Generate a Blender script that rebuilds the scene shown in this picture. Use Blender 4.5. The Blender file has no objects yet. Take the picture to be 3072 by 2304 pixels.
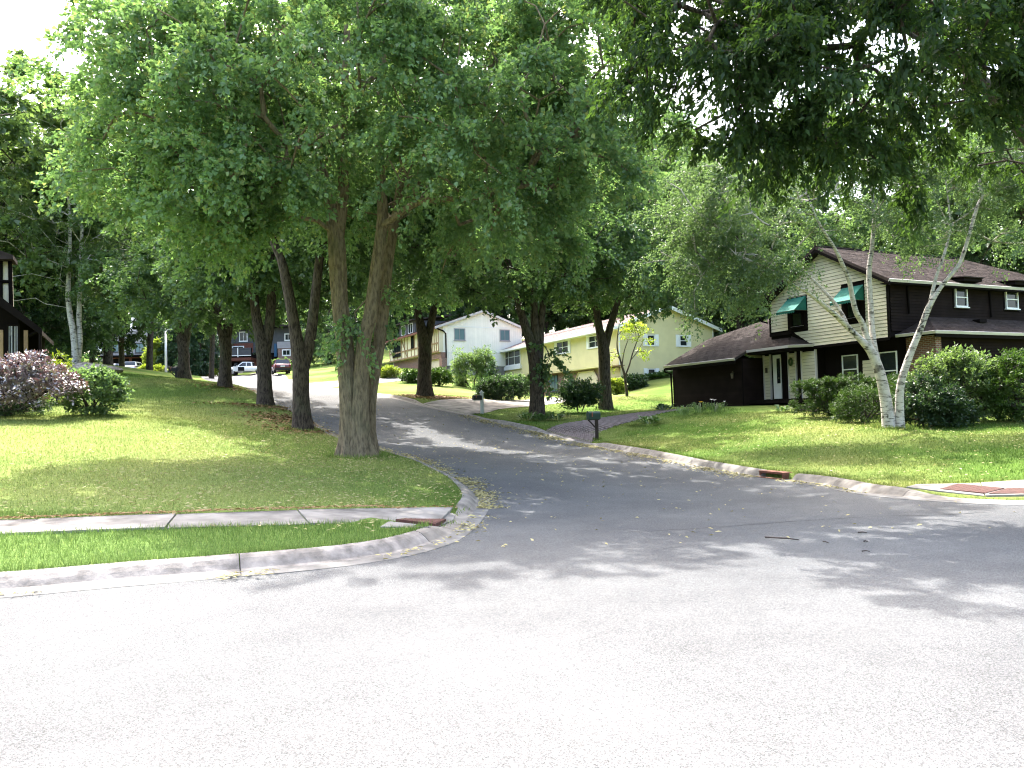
import bpy, math, random
import numpy as np
from mathutils import Vector, Matrix
from mathutils.geometry import delaunay_2d_cdt

# ------------------------------------------------------------------ camera, sky, sun, exposure
sc = bpy.context.scene
FPX, PITCH, ROLL, EYE = 769.0, math.atan(.039), math.atan(.0246), 1.6
SUN_AZ, SUN_EL = math.radians(110), math.radians(57.5)      # direction towards the sun, counter-clockwise from +x
cam_d = bpy.data.cameras.new('camera'); cam = bpy.data.objects.new('camera', cam_d)
sc.collection.objects.link(cam); sc.camera = cam
cam_d.sensor_fit = 'HORIZONTAL'; cam_d.sensor_width = 36.0
cam_d.lens = FPX * 36.0 / 1024.0; cam_d.clip_start = .05; cam_d.clip_end = 3000
_X = Vector((1, 0, 0)); _U = Vector((0, -math.sin(PITCH), math.cos(PITCH))); _F = Vector((0, math.cos(PITCH), math.sin(PITCH)))
_R2 = _X * math.cos(ROLL) - _U * math.sin(ROLL); _U2 = _X * math.sin(ROLL) + _U * math.cos(ROLL)
cam.matrix_world = Matrix(((_R2.x, _U2.x, -_F.x, 0), (_R2.y, _U2.y, -_F.y, 0), (_R2.z, _U2.z, -_F.z, EYE), (0, 0, 0, 1)))

w = bpy.data.worlds.new('World'); sc.world = w; w.use_nodes = True
nt = w.node_tree; nt.nodes.clear()
wo = nt.nodes.new('ShaderNodeOutputWorld'); bg = nt.nodes.new('ShaderNodeBackground'); sk = nt.nodes.new('ShaderNodeTexSky')
sk.sky_type = 'NISHITA'; sk.sun_disc = False; sk.sun_elevation = SUN_EL; sk.sun_rotation = math.radians(90) - SUN_AZ
sk.air_density = 1.2; sk.dust_density = 8.0; sk.ozone_density = 1.0; sk.altitude = 200
bg.inputs['Strength'].default_value = .15
nt.links.new(sk.outputs['Color'], bg.inputs['Color']); nt.links.new(bg.outputs[0], wo.inputs['Surface'])

sl = bpy.data.lights.new('sun', 'SUN'); sl.energy = 2.05; sl.angle = math.radians(.53); sl.color = (1.0, .97, .925)
sun = bpy.data.objects.new('sun', sl); sc.collection.objects.link(sun); sun.location = (0, 0, 60)
_sd = Vector((math.cos(SUN_EL) * math.cos(SUN_AZ), math.cos(SUN_EL) * math.sin(SUN_AZ), math.sin(SUN_EL)))
sun.rotation_euler = _sd.to_track_quat('Z', 'Y').to_euler()

sc.view_settings.view_transform = 'Standard'; sc.view_settings.look = 'None'
sc.view_settings.exposure = 2.82; sc.view_settings.gamma = 1.0; sc.view_settings.use_curve_mapping = False
sc.render.engine = 'CYCLES'
cy = sc.cycles
cy.max_bounces = 6; cy.diffuse_bounces = 4; cy.glossy_bounces = 2; cy.transmission_bounces = 4; cy.transparent_max_bounces = 4
cy.filter_width = 1.15; cy.caustics_reflective = False; cy.caustics_refractive = False; cy.use_adaptive_sampling = True; cy.adaptive_threshold = .008
cy.use_denoising = True; cy.denoiser = 'OPENIMAGEDENOISE'; cy.denoising_input_passes = 'RGB_ALBEDO_NORMAL'; cy.denoising_prefilter = 'ACCURATE'; cy.sample_clamp_indirect = 5.0

# ------------------------------------------------------------------ small helpers
rng = np.random.default_rng(7)
random.seed(7)
COL = sc.collection.objects

def ray(px, py):
    a = (px - 512) / FPX; b = (384 - py) / FPX
    a2 = a * math.cos(ROLL) + b * math.sin(ROLL); b2 = b * math.cos(ROLL) - a * math.sin(ROLL)
    return np.array([a2, math.cos(PITCH) - b2 * math.sin(PITCH), math.sin(PITCH) + b2 * math.cos(PITCH)])

def at(px, py, d):                       # a point seen at that pixel of the 1024 px photo, d metres ahead
    r = ray(px, py); return np.array([0, 0, EYE]) + r * (d / r[1])

def sset(o, label=None, cat=None, group=None, kind=None):
    if label: o['label'] = label
    if cat: o['category'] = cat
    if group: o['group'] = group
    if kind: o['kind'] = kind
    return o

def empty(name, loc, rz=0, label=None, cat=None, group=None, kind=None):
    o = bpy.data.objects.new(name, None); o.location = loc; o.rotation_euler = (0, 0, rz); o.empty_display_size = .2
    COL.link(o); return sset(o, label, cat, group, kind)

class MB:                                # collects geometry, builds ONE mesh object
    def __init__(s): s.v = []; s.f = []; s.m = []; s.cm = 0
    def add(s, vs, fs):
        n = len(s.v); s.v += [tuple(map(float, p)) for p in vs]; s.f += [tuple(i + n for i in f) for f in fs]; s.m += [s.cm] * len(fs); return s
    def mapbox(s, mp, a0, a1, b0, b1, c0, c1):
        P = [mp(a, b, c) for c in (c0, c1) for b in (b0, b1) for a in (a0, a1)]
        return s.add(P, [(0, 2, 3, 1), (4, 5, 7, 6), (0, 1, 5, 4), (2, 6, 7, 3), (0, 4, 6, 2), (1, 3, 7, 5)])
    def box(s, x0, x1, y0, y1, z0, z1):
        return s.mapbox(lambda a, b, c: (a, b, c), x0, x1, y0, y1, z0, z1)
    def slab(s, poly, t):                # polygon (3-D points) extruded by vector t
        n = len(poly); P = [np.array(p, float) for p in poly]; Q = [p + np.array(t, float) for p in P]
        fs = [tuple(range(n)), tuple(range(2 * n - 1, n - 1, -1))] + [(i, i + n, (i + 1) % n + n, (i + 1) % n) for i in range(n)]
        return s.add(P + Q, fs)
    def tube(s, pts, rad, n=8, cap=True):
        pts = [np.array(p, float) for p in pts]; rings = []
        for i, p in enumerate(pts):
            t = pts[min(i + 1, len(pts) - 1)] - pts[max(i - 1, 0)]; t /= (np.linalg.norm(t) + 1e-9)
            a = np.cross(t, (0, 0, 1) if abs(t[2]) < .9 else (1, 0, 0)); a /= np.linalg.norm(a); b = np.cross(t, a)
            r = rad[i] if hasattr(rad, '__len__') else rad
            rings.append([p + r * (math.cos(2 * math.pi * k / n) * a + math.sin(2 * math.pi * k / n) * b) for k in range(n)])
        V = [q for r in rings for q in r]
        fs = [(i * n + k, i * n + (k + 1) % n, (i + 1) * n + (k + 1) % n, (i + 1) * n + k) for i in range(len(pts) - 1) for k in range(n)]
        if cap: fs += [tuple(range(n - 1, -1, -1)), tuple((len(pts) - 1) * n + k for k in range(n))]
        return s.add(V, fs)
    def build(s, name, mat, parent=None, smooth=False, loc=None, rz=0):
        me = bpy.data.meshes.new(name); me.from_pydata(s.v, [], s.f)
        for m in (mat if isinstance(mat, (list, tuple)) else [mat]): me.materials.append(m)
        if max(s.m, default=0) > 0: me.polygons.foreach_set('material_index', s.m)
        if smooth: me.polygons.foreach_set('use_smooth', [True] * len(me.polygons))
        o = bpy.data.objects.new(name, me); COL.link(o)
        if parent: o.parent = parent
        if loc is not None: o.location = loc
        if rz: o.rotation_euler = (0, 0, rz)
        return o

def np_mesh(name, V, F, mats, rnd=None, smooth=False, mi=None):
    me = bpy.data.meshes.new(name); V = np.ascontiguousarray(V, np.float32); F = np.ascontiguousarray(F, np.int32)
    k = F.shape[1]
    me.vertices.add(len(V)); me.vertices.foreach_set('co', V.ravel())
    me.loops.add(F.size); me.loops.foreach_set('vertex_index', F.ravel())
    me.polygons.add(len(F)); me.polygons.foreach_set('loop_start', np.arange(0, F.size, k, dtype=np.int32))
    for m in mats: me.materials.append(m)
    if mi is not None: me.polygons.foreach_set('material_index', np.ascontiguousarray(mi, np.int32))
    if smooth: me.polygons.foreach_set('use_smooth', np.ones(len(F), bool))
    if rnd is not None:
        a = me.attributes.new('rnd', 'FLOAT', 'FACE'); a.data.foreach_set('value', np.ascontiguousarray(rnd, np.float32))
    me.update(calc_edges=True); return me

def link(name, me, parent=None):
    o = bpy.data.objects.new(name, me); COL.link(o)
    if parent: o.parent = parent
    return o

def copy_tree(o, parent=None):
    c = o.copy(); COL.link(c); c.parent = parent
    for ch in list(o.children): copy_tree(ch, c)
    return c

# ------------------------------------------------------------------ materials
def new_mat(name):
    m = bpy.data.materials.new(name); m.use_nodes = True; t = m.node_tree; t.nodes.clear()
    o = t.nodes.new('ShaderNodeOutputMaterial'); return m, t, o

def N(t, kind, **kw):
    n = t.nodes.new(kind)
    for k, v in kw.items():
        if k in n.inputs: n.inputs[k].default_value = v
        else: setattr(n, k, v)
    return n

def ramp(t, fac, stops):
    r = t.nodes.new('ShaderNodeValToRGB'); t.links.new(fac, r.inputs[0]); e = r.color_ramp.elements
    while len(e) < len(stops): e.new(.5)
    for i, (p, c) in enumerate(stops): e[i].position = p; e[i].color = (*c, 1)
    return r.outputs[0]

def mixc(t, a, b, fac, mode='MIX'):
    n = t.nodes.new('ShaderNodeMix'); n.data_type = 'RGBA'; n.blend_type = mode
    for s, v in ((n.inputs[0], fac), (n.inputs[6], a), (n.inputs[7], b)):
        if hasattr(v, 'is_linked') or hasattr(v, 'links'): t.links.new(v, s)
        else: s.default_value = v if not isinstance(v, tuple) else (*v, 1)
    return n.outputs[2]

def coords(t, space='Object', scale=(1, 1, 1), loc=(0, 0, 0), rot=(0, 0, 0)):
    mp = t.nodes.new('ShaderNodeMapping'); mp.inputs['Scale'].default_value = scale; mp.inputs['Location'].default_value = loc; mp.inputs['Rotation'].default_value = rot
    if space == 'World':
        g = t.nodes.new('ShaderNodeNewGeometry'); t.links.new(g.outputs['Position'], mp.inputs[0])
    else:
        g = t.nodes.new('ShaderNodeTexCoord'); t.links.new(g.outputs['Object'], mp.inputs[0])
    return mp.outputs[0]

def noise(t, co, scale, detail=4, rough=.55):
    n = N(t, 'ShaderNodeTexNoise', Scale=scale, Detail=detail, Roughness=rough); t.links.new(co, n.inputs['Vector']); return n.outputs['Fac']

def pmat(name, col, var=.25, scale=3.0, rough=.75, bump=.15, bscale=40.0, stretch=(1, 1, 1), col2=None, spec=.3, metal=0.0, perobj=.12, space='World', bdist=.01):
    m, t, o = new_mat(name); b = N(t, 'ShaderNodeBsdfPrincipled', Roughness=rough, Metallic=metal)
    b.inputs['Specular IOR Level'].default_value = spec
    co = coords(t, space, stretch); f = noise(t, co, scale, 5)
    c2 = col2 or tuple(min(1, x * (1 - var)) for x in col); c1 = tuple(min(1, x * (1 + var * .6)) for x in col)
    c = ramp(t, f, [(.3, c2), (.7, c1 if not col2 else col)])
    if perobj:
        oi = t.nodes.new('ShaderNodeObjectInfo')
        v = N(t, 'ShaderNodeMapRange'); v.inputs['To Min'].default_value = 1 - perobj; v.inputs['To Max'].default_value = 1 + perobj
        t.links.new(oi.outputs['Random'], v.inputs['Value'])
        hs = N(t, 'ShaderNodeHueSaturation'); t.links.new(c, hs.inputs['Color']); t.links.new(v.outputs[0], hs.inputs['Value']); c = hs.outputs[0]
    t.links.new(c, b.inputs['Base Color'])
    if bump:
        bf = noise(t, co, bscale, 4); bn = N(t, 'ShaderNodeBump', Strength=bump, Distance=bdist); t.links.new(bf, bn.inputs['Height']); t.links.new(bn.outputs[0], b.inputs['Normal'])
    t.links.new(b.outputs[0], o.inputs[0]); return m

def leafmat(name, dark, light, trans=.42, tcol=(1.45, 1.5, .85), gloss=.03, extra=None):
    m, t, o = new_mat(name)
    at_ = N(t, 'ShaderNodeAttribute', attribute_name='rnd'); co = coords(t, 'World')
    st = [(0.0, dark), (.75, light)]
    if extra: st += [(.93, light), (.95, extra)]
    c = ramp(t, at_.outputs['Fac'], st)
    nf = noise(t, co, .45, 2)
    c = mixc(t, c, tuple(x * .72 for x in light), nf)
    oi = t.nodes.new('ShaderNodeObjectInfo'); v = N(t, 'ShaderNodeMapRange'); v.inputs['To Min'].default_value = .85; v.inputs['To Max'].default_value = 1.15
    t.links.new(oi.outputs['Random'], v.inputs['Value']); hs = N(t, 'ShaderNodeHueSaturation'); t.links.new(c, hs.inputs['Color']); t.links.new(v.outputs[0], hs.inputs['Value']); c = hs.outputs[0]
    d = N(t, 'ShaderNodeBsdfDiffuse'); tr = N(t, 'ShaderNodeBsdfTranslucent'); g = N(t, 'ShaderNodeBsdfGlossy', Roughness=.42)
    g.inputs['Color'].default_value = (1, 1, 1, 1)
    t.links.new(c, d.inputs[0]); t.links.new(mixc(t, c, tcol, 1.0, 'MULTIPLY'), tr.inputs[0])
    m1 = N(t, 'ShaderNodeMixShader'); m1.inputs[0].default_value = trans; t.links.new(d.outputs[0], m1.inputs[1]); t.links.new(tr.outputs[0], m1.inputs[2])
    m2 = N(t, 'ShaderNodeMixShader'); m2.inputs[0].default_value = gloss; t.links.new(m1.outputs[0], m2.inputs[1]); t.links.new(g.outputs[0], m2.inputs[2])
    t.links.new(m2.outputs[0], o.inputs[0]); return m

def bark_mat(name, c1, c2, bands=False):
    m, t, o = new_mat(name); b = N(t, 'ShaderNodeBsdfPrincipled', Roughness=.9); b.inputs['Specular IOR Level'].default_value = .15
    if not bands:
        co = coords(t, 'World', (11, 11, 2.6)); f = noise(t, co, 1.7, 9, .66); f2 = noise(t, coords(t, 'World'), .9, 3)
        c = ramp(t, f, [(.40, c2), (.56, c1)]); c = mixc(t, c, (.085, .1, .06), ramp(t, f2, [(.55, (0, 0, 0)), (.75, (.55, .55, .55))]))
        bn = N(t, 'ShaderNodeBump', Strength=1.0, Distance=.05); t.links.new(f, bn.inputs['Height'])
    else:                                 # birch: white with dark lenticel bands and black scars
        co = coords(t, 'World', (2.2, 2.2, 16)); f = noise(t, co, 1.5, 6, .65); co2 = coords(t, 'World', (2, 2, 2.6)); f2 = noise(t, co2, 1.6, 4, .6)
        c = ramp(t, f, [(.40, (.035, .03, .027)), (.455, c1)])
        c = mixc(t, c, (.05, .045, .04), ramp(t, f2, [(.585, (0, 0, 0)), (.64, (1, 1, 1))]))
        c = mixc(t, c, c2, ramp(t, noise(t, coords(t, 'World'), 5, 3), [(.45, (0, 0, 0)), (.75, (.8, .8, .8))]))
        bn = N(t, 'ShaderNodeBump', Strength=.5, Distance=.02); t.links.new(f, bn.inputs['Height'])
    t.links.new(c, b.inputs['Base Color']); t.links.new(bn.outputs[0], b.inputs['Normal']); t.links.new(b.outputs[0], o.inputs[0]); return m

def glass_mat(name, col=(.015, .02, .022), rough=.06):
    m, t, o = new_mat(name); b = N(t, 'ShaderNodeBsdfPrincipled', Roughness=rough); b.inputs['Base Color'].default_value = (*col, 1)
    b.inputs['Specular IOR Level'].default_value = .6
    f = noise(t, coords(t, 'World'), 1.3, 2); bn = N(t, 'ShaderNodeBump', Strength=.03, Distance=.05); t.links.new(f, bn.inputs['Height']); t.links.new(bn.outputs[0], b.inputs['Normal'])
    t.links.new(b.outputs[0], o.inputs[0]); return m

def asphalt_mat():
    m, t, o = new_mat('asphalt'); b = N(t, 'ShaderNodeBsdfPrincipled', Roughness=.93); b.inputs['Specular IOR Level'].default_value = .12
    co = coords(t, 'World')
    vo = N(t, 'ShaderNodeTexVoronoi', Scale=130.0); t.links.new(co, vo.inputs['Vector'])
    sp = noise(t, co, 140, 2, .6); big = noise(t, co, .35, 4); mid = noise(t, coords(t, 'World', (1, 1, 1), (0, 0, 0), (0, 0, .6)), 2.2, 6, .7)
    c = ramp(t, vo.outputs['Color'], [(0.0, (.06, .06, .06)), (.45, (.112, .114, .116)), (1.0, (.185, .187, .189))])
    c = mixc(t, c, ramp(t, big, [(.35, (.84, .84, .84)), (.65, (1.12, 1.12, 1.1))]), 1.0, 'MULTIPLY')
    c = mixc(t, c, ramp(t, mid, [(.38, (.94, .94, .94)), (.62, (1.03, 1.03, 1.03))]), 1.0, 'MULTIPLY')
    c = mixc(t, c, ramp(t, sp, [(.35, (.4, .4, .4)), (.43, (1, 1, 1))]), 1.0, 'MULTIPLY')
    t.links.new(c, b.inputs['Base Color'])
    bn = N(t, 'ShaderNodeBump', Strength=.8, Distance=.006); t.links.new(vo.outputs['Distance'], bn.inputs['Height']); t.links.new(bn.outputs[0], b.inputs['Normal'])
    t.links.new(b.outputs[0], o.inputs[0]); return m

def lawn_mat(name, blades=False):
    m, t, o = new_mat(name); co = coords(t, 'World')
    f1 = noise(t, co, .22, 3); f2 = noise(t, co, 1.1, 4, .65); f3 = noise(t, co, 16, 4, .7)
    g1, g2, dry = (.058, .125, .022), (.11, .21, .036), (.28, .29, .105)
    c = ramp(t, f2, [(.3, g1), (.7, g2)])
    c = mixc(t, c, dry, ramp(t, f1, [(.40, (.10, .10, .10)), (.66, (.72, .72, .72))]))
    # the lawn left of the side street is drier and yellower than the verge
    sx = N(t, 'ShaderNodeSeparateXYZ'); t.links.new(co, sx.inputs[0])
    mr = N(t, 'ShaderNodeMapRange'); mr.inputs['From Min'].default_value = 9.3; mr.inputs['From Max'].default_value = 12.5; t.links.new(sx.outputs['Y'], mr.inputs['Value'])
    ml = N(t, 'ShaderNodeMapRange'); ml.inputs['From Min'].default_value = 0.0; ml.inputs['From Max'].default_value = -4.0; ml.inputs['To Max'].default_value = .34; t.links.new(sx.outputs['X'], ml.inputs['Value'])
    mf = N(t, 'ShaderNodeMapRange'); mf.inputs['From Min'].default_value = 40; mf.inputs['From Max'].default_value = 24; t.links.new(sx.outputs['Y'], mf.inputs['Value'])
    mm = N(t, 'ShaderNodeMath', operation='MULTIPLY'); t.links.new(ml.outputs[0], mm.inputs[0]); t.links.new(mf.outputs[0], mm.inputs[1])
    c = mixc(t, c, (.32, .36, .13), mm.outputs[0])
    c = mixc(t, (.145, .225, .065), c, mr.outputs[0])
    if not blades: c = mixc(t, c, ramp(t, f3, [(.3, (.45, .45, .4)), (.7, (1.1, 1.1, 1.05))]), 1.0, 'MULTIPLY')
    if blades:
        a = N(t, 'ShaderNodeAttribute', attribute_name='rnd'); c = mixc(t, c, ramp(t, a.outputs['Fac'], [(0, (.6, .65, .5)), (.75, (1.25, 1.25, 1.15)), (.9, (1.5, 1.45, 1.3)), (1.0, (2.4, 1.9, 2.0))]), 1.0, 'MULTIPLY')
        d = N(t, 'ShaderNodeBsdfDiffuse'); tr = N(t, 'ShaderNodeBsdfTranslucent'); t.links.new(c, d.inputs[0]); t.links.new(c, tr.inputs[0])
        mx = N(t, 'ShaderNodeMixShader'); mx.inputs[0].default_value = .35; t.links.new(d.outputs[0], mx.inputs[1]); t.links.new(tr.outputs[0], mx.inputs[2]); t.links.new(mx.outputs[0], o.inputs[0]); return m
    b = N(t, 'ShaderNodeBsdfPrincipled', Roughness=1.0); b.inputs['Specular IOR Level'].default_value = .05; t.links.new(c, b.inputs['Base Color'])
    bn = N(t, 'ShaderNodeBump', Strength=1.0, Distance=.05); t.links.new(f3, bn.inputs['Height']); t.links.new(bn.outputs[0], b.inputs['Normal']); t.links.new(b.outputs[0], o.inputs[0]); return m

def brick_mat(name, scale=1.0, c1=(.22, .085, .055), c2=(.12, .05, .04), mortar=(.30, .27, .24)):
    m, t, o = new_mat(name); b = N(t, 'ShaderNodeBsdfPrincipled', Roughness=.9)
    g = t.nodes.new('ShaderNodeTexCoord'); sp = t.nodes.new('ShaderNodeSeparateXYZ'); t.links.new(g.outputs['Object'], sp.inputs[0])
    ad = t.nodes.new('ShaderNodeMath'); ad.operation = 'ADD'; t.links.new(sp.outputs[0], ad.inputs[0]); t.links.new(sp.outputs[1], ad.inputs[1])
    cb = t.nodes.new('ShaderNodeCombineXYZ'); t.links.new(ad.outputs[0], cb.inputs[0]); t.links.new(sp.outputs[2], cb.inputs[1])
    br = N(t, 'ShaderNodeTexBrick', Scale=scale); br.inputs['Brick Width'].default_value = .21; br.inputs['Row Height'].default_value = .075; br.inputs['Mortar Size'].default_value = .010
    br.inputs['Color1'].default_value = (*c1, 1); br.inputs['Color2'].default_value = (*c2, 1); br.inputs['Mortar'].default_value = (*mortar, 1); br.inputs['Bias'].default_value = -.1
    t.links.new(cb.outputs[0], br.inputs['Vector']); t.links.new(br.outputs['Color'], b.inputs['Base Color'])
    bn = N(t, 'ShaderNodeBump', Strength=.6, Distance=.01); bn.invert = True; t.links.new(br.outputs['Fac'], bn.inputs['Height']); t.links.new(bn.outputs[0], b.inputs['Normal'])
    t.links.new(b.outputs[0], o.inputs[0]); return m

def carpaint(name, col, rough=.25):
    m, t, o = new_mat(name); b = N(t, 'ShaderNodeBsdfPrincipled', Roughness=rough); b.inputs['Base Color'].default_value = (*col, 1); b.inputs['Coat Weight'].default_value = .6
    t.links.new(b.outputs[0], o.inputs[0]); return m

M = {}
M['asphalt'] = asphalt_mat()
M['lawn'] = lawn_mat('lawn'); M['blade'] = lawn_mat('grass_blade', True)
M['concrete'] = pmat('concrete', (.235, .22, .20), .6, 1.6, .9, .4, 60, perobj=.10, spec=.1)
M['kerb_new'] = pmat('kerb_concrete', (.215, .198, .175), .5, 3, .9, .3, 70, perobj=.08, spec=.1)
M['kerb_old'] = pmat('worn_kerb_concrete', (.255, .235, .215), .45, 6, .95, .6, 26, perobj=.08, spec=.1, bdist=.012)
M['gutter'] = pmat('gutter_concrete', (.18, .175, .165), .3, 5, .9, .3, 70, perobj=.08, spec=.1)
M['rust'] = pmat('rusty_iron', (.16, .065, .04), .4, 14, .8, .3, 60, spec=.3)
M['panel'] = pmat('brick_red_warning_panel', (.085, .036, .028), .3, 10, .8, .2, 80)
M['paver'] = pmat('paver', (.30, .25, .245), .3, 5, .9, .3, 60, perobj=.2)
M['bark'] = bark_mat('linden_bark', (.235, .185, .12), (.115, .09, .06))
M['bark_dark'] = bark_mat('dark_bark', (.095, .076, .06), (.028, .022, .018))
M['birchbark'] = bark_mat('birch_bark', (.50, .47, .43), (.27, .245, .22), True)
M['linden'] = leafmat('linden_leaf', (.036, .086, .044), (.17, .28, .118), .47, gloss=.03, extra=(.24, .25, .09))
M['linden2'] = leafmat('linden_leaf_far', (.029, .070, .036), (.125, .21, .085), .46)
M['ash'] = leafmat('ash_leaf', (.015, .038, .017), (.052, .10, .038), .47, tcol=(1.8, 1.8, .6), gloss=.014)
M['birch'] = leafmat('birch_leaf', (.058, .115, .055), (.15, .235, .11), .48, gloss=.035)
M['pale'] = leafmat('pale_leaf', (.06, .115, .045), (.13, .20, .075), .47, gloss=.03)
M['green'] = leafmat('green_leaf', (.036, .080, .042), (.13, .21, .09), .47)
M['deep'] = leafmat('deep_green_leaf', (.016, .040, .022), (.045, .088, .036), .35)
M['conifer'] = leafmat('conifer_needle', (.016, .042, .02), (.035, .075, .03), .2)
M['yew'] = leafmat('yew_needle', (.018, .045, .012), (.06, .115, .02), .25)
M['lime'] = leafmat('lime_leaf', (.10, .17, .02), (.24, .30, .04), .45)
M['maroon'] = leafmat('maroon_leaf', (.045, .022, .026), (.10, .052, .058), .28, tcol=(1.5, .7, .7), gloss=.26)
M['hosta'] = leafmat('hosta_leaf', (.05, .12, .03), (.12, .22, .07), .35, gloss=.08)
M['yellowflower'] = leafmat('yellow_petal', (.55, .36, .02), (.75, .5, .05), .3, (1, 1, 1))
M['whiteflower'] = leafmat('white_petal', (.6, .58, .6), (.75, .73, .74), .3, (1, 1, 1))
M['litter'] = leafmat('fallen_bract', (.30, .25, .10), (.52, .47, .22), .2, (1, 1, 1), .02)
M['litter_brown'] = leafmat('dry_leaf', (.16, .09, .04), (.36, .24, .11), .15, (1, 1, 1), .02)
M['soil'] = pmat('mulch', (.06, .042, .03), .4, 12, 1, .8, 40, spec=.05, bdist=.03)
M['stick'] = pmat('stick_bark', (.05, .04, .035), .3, 30, .9, .3, 60)
M['rock'] = pmat('rock', (.30, .26, .22), .5, 3, .95, .8, 14, bdist=.05)
M['glass'] = glass_mat('window_glass'); M['glass_blue'] = glass_mat('window_glass_blue', (.10, .17, .19), .12)
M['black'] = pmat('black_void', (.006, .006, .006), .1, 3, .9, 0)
# ------------------------------------------------------------------ terrain
LIFT = .13
KL_px = [(472, 502, 14.3), (458, 484, 16), (435, 472, 17.6), (417, 463, 19.2), (393, 456, 21.2), (338, 440, 26), (319, 430, 28.5), (278, 412, 34.5), (252, 393, 41), (231, 386, 47), (205, 381, 60), (195, 379, 78)]
KR_px = [(288, 381, 80), (311, 387, 62), (340, 391, 52), (378, 396, 46), (418, 404, 41), (470, 415, 36), (540, 432, 31), (590, 445, 28), (620, 450, 25.3), (700, 466, 20.8), (763, 477, 18.2), (830, 485, 16.1)]
LAWN_px = [(0, 534, 9.0), (0, 527, 9.6), (175, 528, 9.5), (289, 520, 10.3), (0, 500, 11.6), (100, 470, 14.8), (0, 460, 16), (200, 480, 14.2), (250, 440, 22), (42, 418, 24), (95, 415, 25), (0, 416, 25), (150, 400, 33), (60, 395, 33), (95, 372, 42), (112, 365, 60),
           (20, 372, 42), (357, 458, 20), (303, 430, 27), (265, 405, 33), (225, 386, 40), (184, 379, 47), (425, 396, 44), (537, 419, 36), (606, 410, 43), (593, 437, 29), (890, 426, 24), (672, 412, 34), (800, 411, 31.5), (930, 432, 24), (1024, 428, 23.5), (800, 450, 20.5), (900, 465, 17), (1010, 480, 14.6),
           (544, 397, 55), (644, 379, 60), (432, 371, 73), (627, 396, 50), (482, 411, 38), (463, 390, 58), (700, 398, 48), (520, 399, 52)]
cp = []
for a in KL_px + KR_px: cp.append(at(*a))
for a in LAWN_px:
    p = at(*a); p[2] -= LIFT; cp.append(p)
cp += [np.array(p, float) for p in [(-5, 7.5, 0), (-1.85, 8.6, 0), (-1, 10.4, 0), (-.75, 12.7, 0), (0, 4, 0), (0, -3, 0), (6, 10, 0), (7.9, 12, 0), (6.7, 13.6, 0), (-6, 2, .02), (10, 6, 0), (14, 14, .15), (22, 18, .3), (22, 24, .7),
      (-14, 4, .3), (-25, 5, .9), (-30, 20, 3), (-42, 30, 5), (-50, 60, 8), (-40, 88, 7.0), (-33, 100, 7.4), (-40, 115, 8.4), (-60, 105, 8.3), (-70, 140, 12), (-30, 135, 12.5), (-15, 120, 11.5), (-2, 100, 10), (12, 85, 8), (25, 62, 4.5), (30, 40, 2.2), (45, 30, 1.2),
      (60, 60, 4), (50, 110, 10), (0, 160, 17), (-100, 170, 17), (100, 170, 16), (-110, 60, 10), (-90, 0, 3), (110, 40, 3), (0, -40, -1.5), (-60, -60, -1), (60, -60, -1.5), (20, 33, 1.45), (12, 37, 1.6), (7.5, 57.5, 2.75), (5.5, 61.5, 2.8), (3.2, 66.5, 2.95), (1.6, 70.5, 3.3), (1, 62, 2.7), (3, 56, 2.5), (-3, 62, 3.6), (-.5, 68, 3.7), (10.5, 58.5, 3.8), (15, 60, 4.1),
      (-200, 250, 24), (0, 280, 26), (220, 250, 24), (-260, 0, 6), (260, 0, 3), (0, -240, -3), (-220, -220, -2), (220, -220, -3)]]
cp = np.array(cp)
def _tps(r2): return np.where(r2 > 1e-9, .5 * r2 * np.log(np.maximum(r2, 1e-12)), 0)
_S = 20.0
_A = cp[:, :2] / _S; _n = len(_A)
_K = _tps(((_A[:, None] - _A[None]) ** 2).sum(-1)) + np.eye(_n) * .004
_P = np.c_[np.ones(_n), _A]; _M = np.block([[_K, _P], [_P.T, np.zeros((3, 3))]])
_W = np.linalg.solve(_M, np.r_[cp[:, 2], np.zeros(3)])
def H(x, y):
    x = np.atleast_1d(np.asarray(x, float)); y = np.atleast_1d(np.asarray(y, float)); q = np.stack([x, y], -1).reshape(-1, 2) / _S
    out = np.empty(len(q))
    for i in range(0, len(q), 20000):
        c = q[i:i + 20000]; out[i:i + 20000] = _tps(((c[:, None] - _A[None]) ** 2).sum(-1)) @ _W[:_n] + np.c_[np.ones(len(c)), c] @ _W[_n:]
    return out.reshape(x.shape)
def h1(x, y): return float(H(x, y)[0])

def catmull(P, step=.4):
    P = np.array(P, float); P = np.vstack([2 * P[0] - P[1], P, 2 * P[-1] - P[-2]]); out = []
    for i in range(1, len(P) - 2):
        n = max(2, int(np.linalg.norm(P[i + 1] - P[i]) / step)); t = np.linspace(0, 1, n, endpoint=False)[:, None]
        a, b, c, d = P[i - 1], P[i], P[i + 1], P[i + 2]
        out.append(.5 * (2 * b + (c - a) * t + (2 * a - 5 * b + 4 * c - d) * t ** 2 + (3 * b - a - 3 * c + d) * t ** 3))
    out.append(P[-2][None]); return np.vstack(out)
def resample(P, step):
    d = np.r_[0, np.cumsum(np.linalg.norm(np.diff(P, axis=0), axis=1))]; n = int(d[-1] / step) + 1; s = np.linspace(0, d[-1], n)
    return np.stack([np.interp(s, d, P[:, k]) for k in range(P.shape[1])], -1)
def offset(P, o):                       # to the left of travel is positive
    t = np.gradient(P, axis=0); t /= np.linalg.norm(t, axis=1)[:, None]; return P + np.stack([-t[:, 1], t[:, 0]], -1) * o
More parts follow.
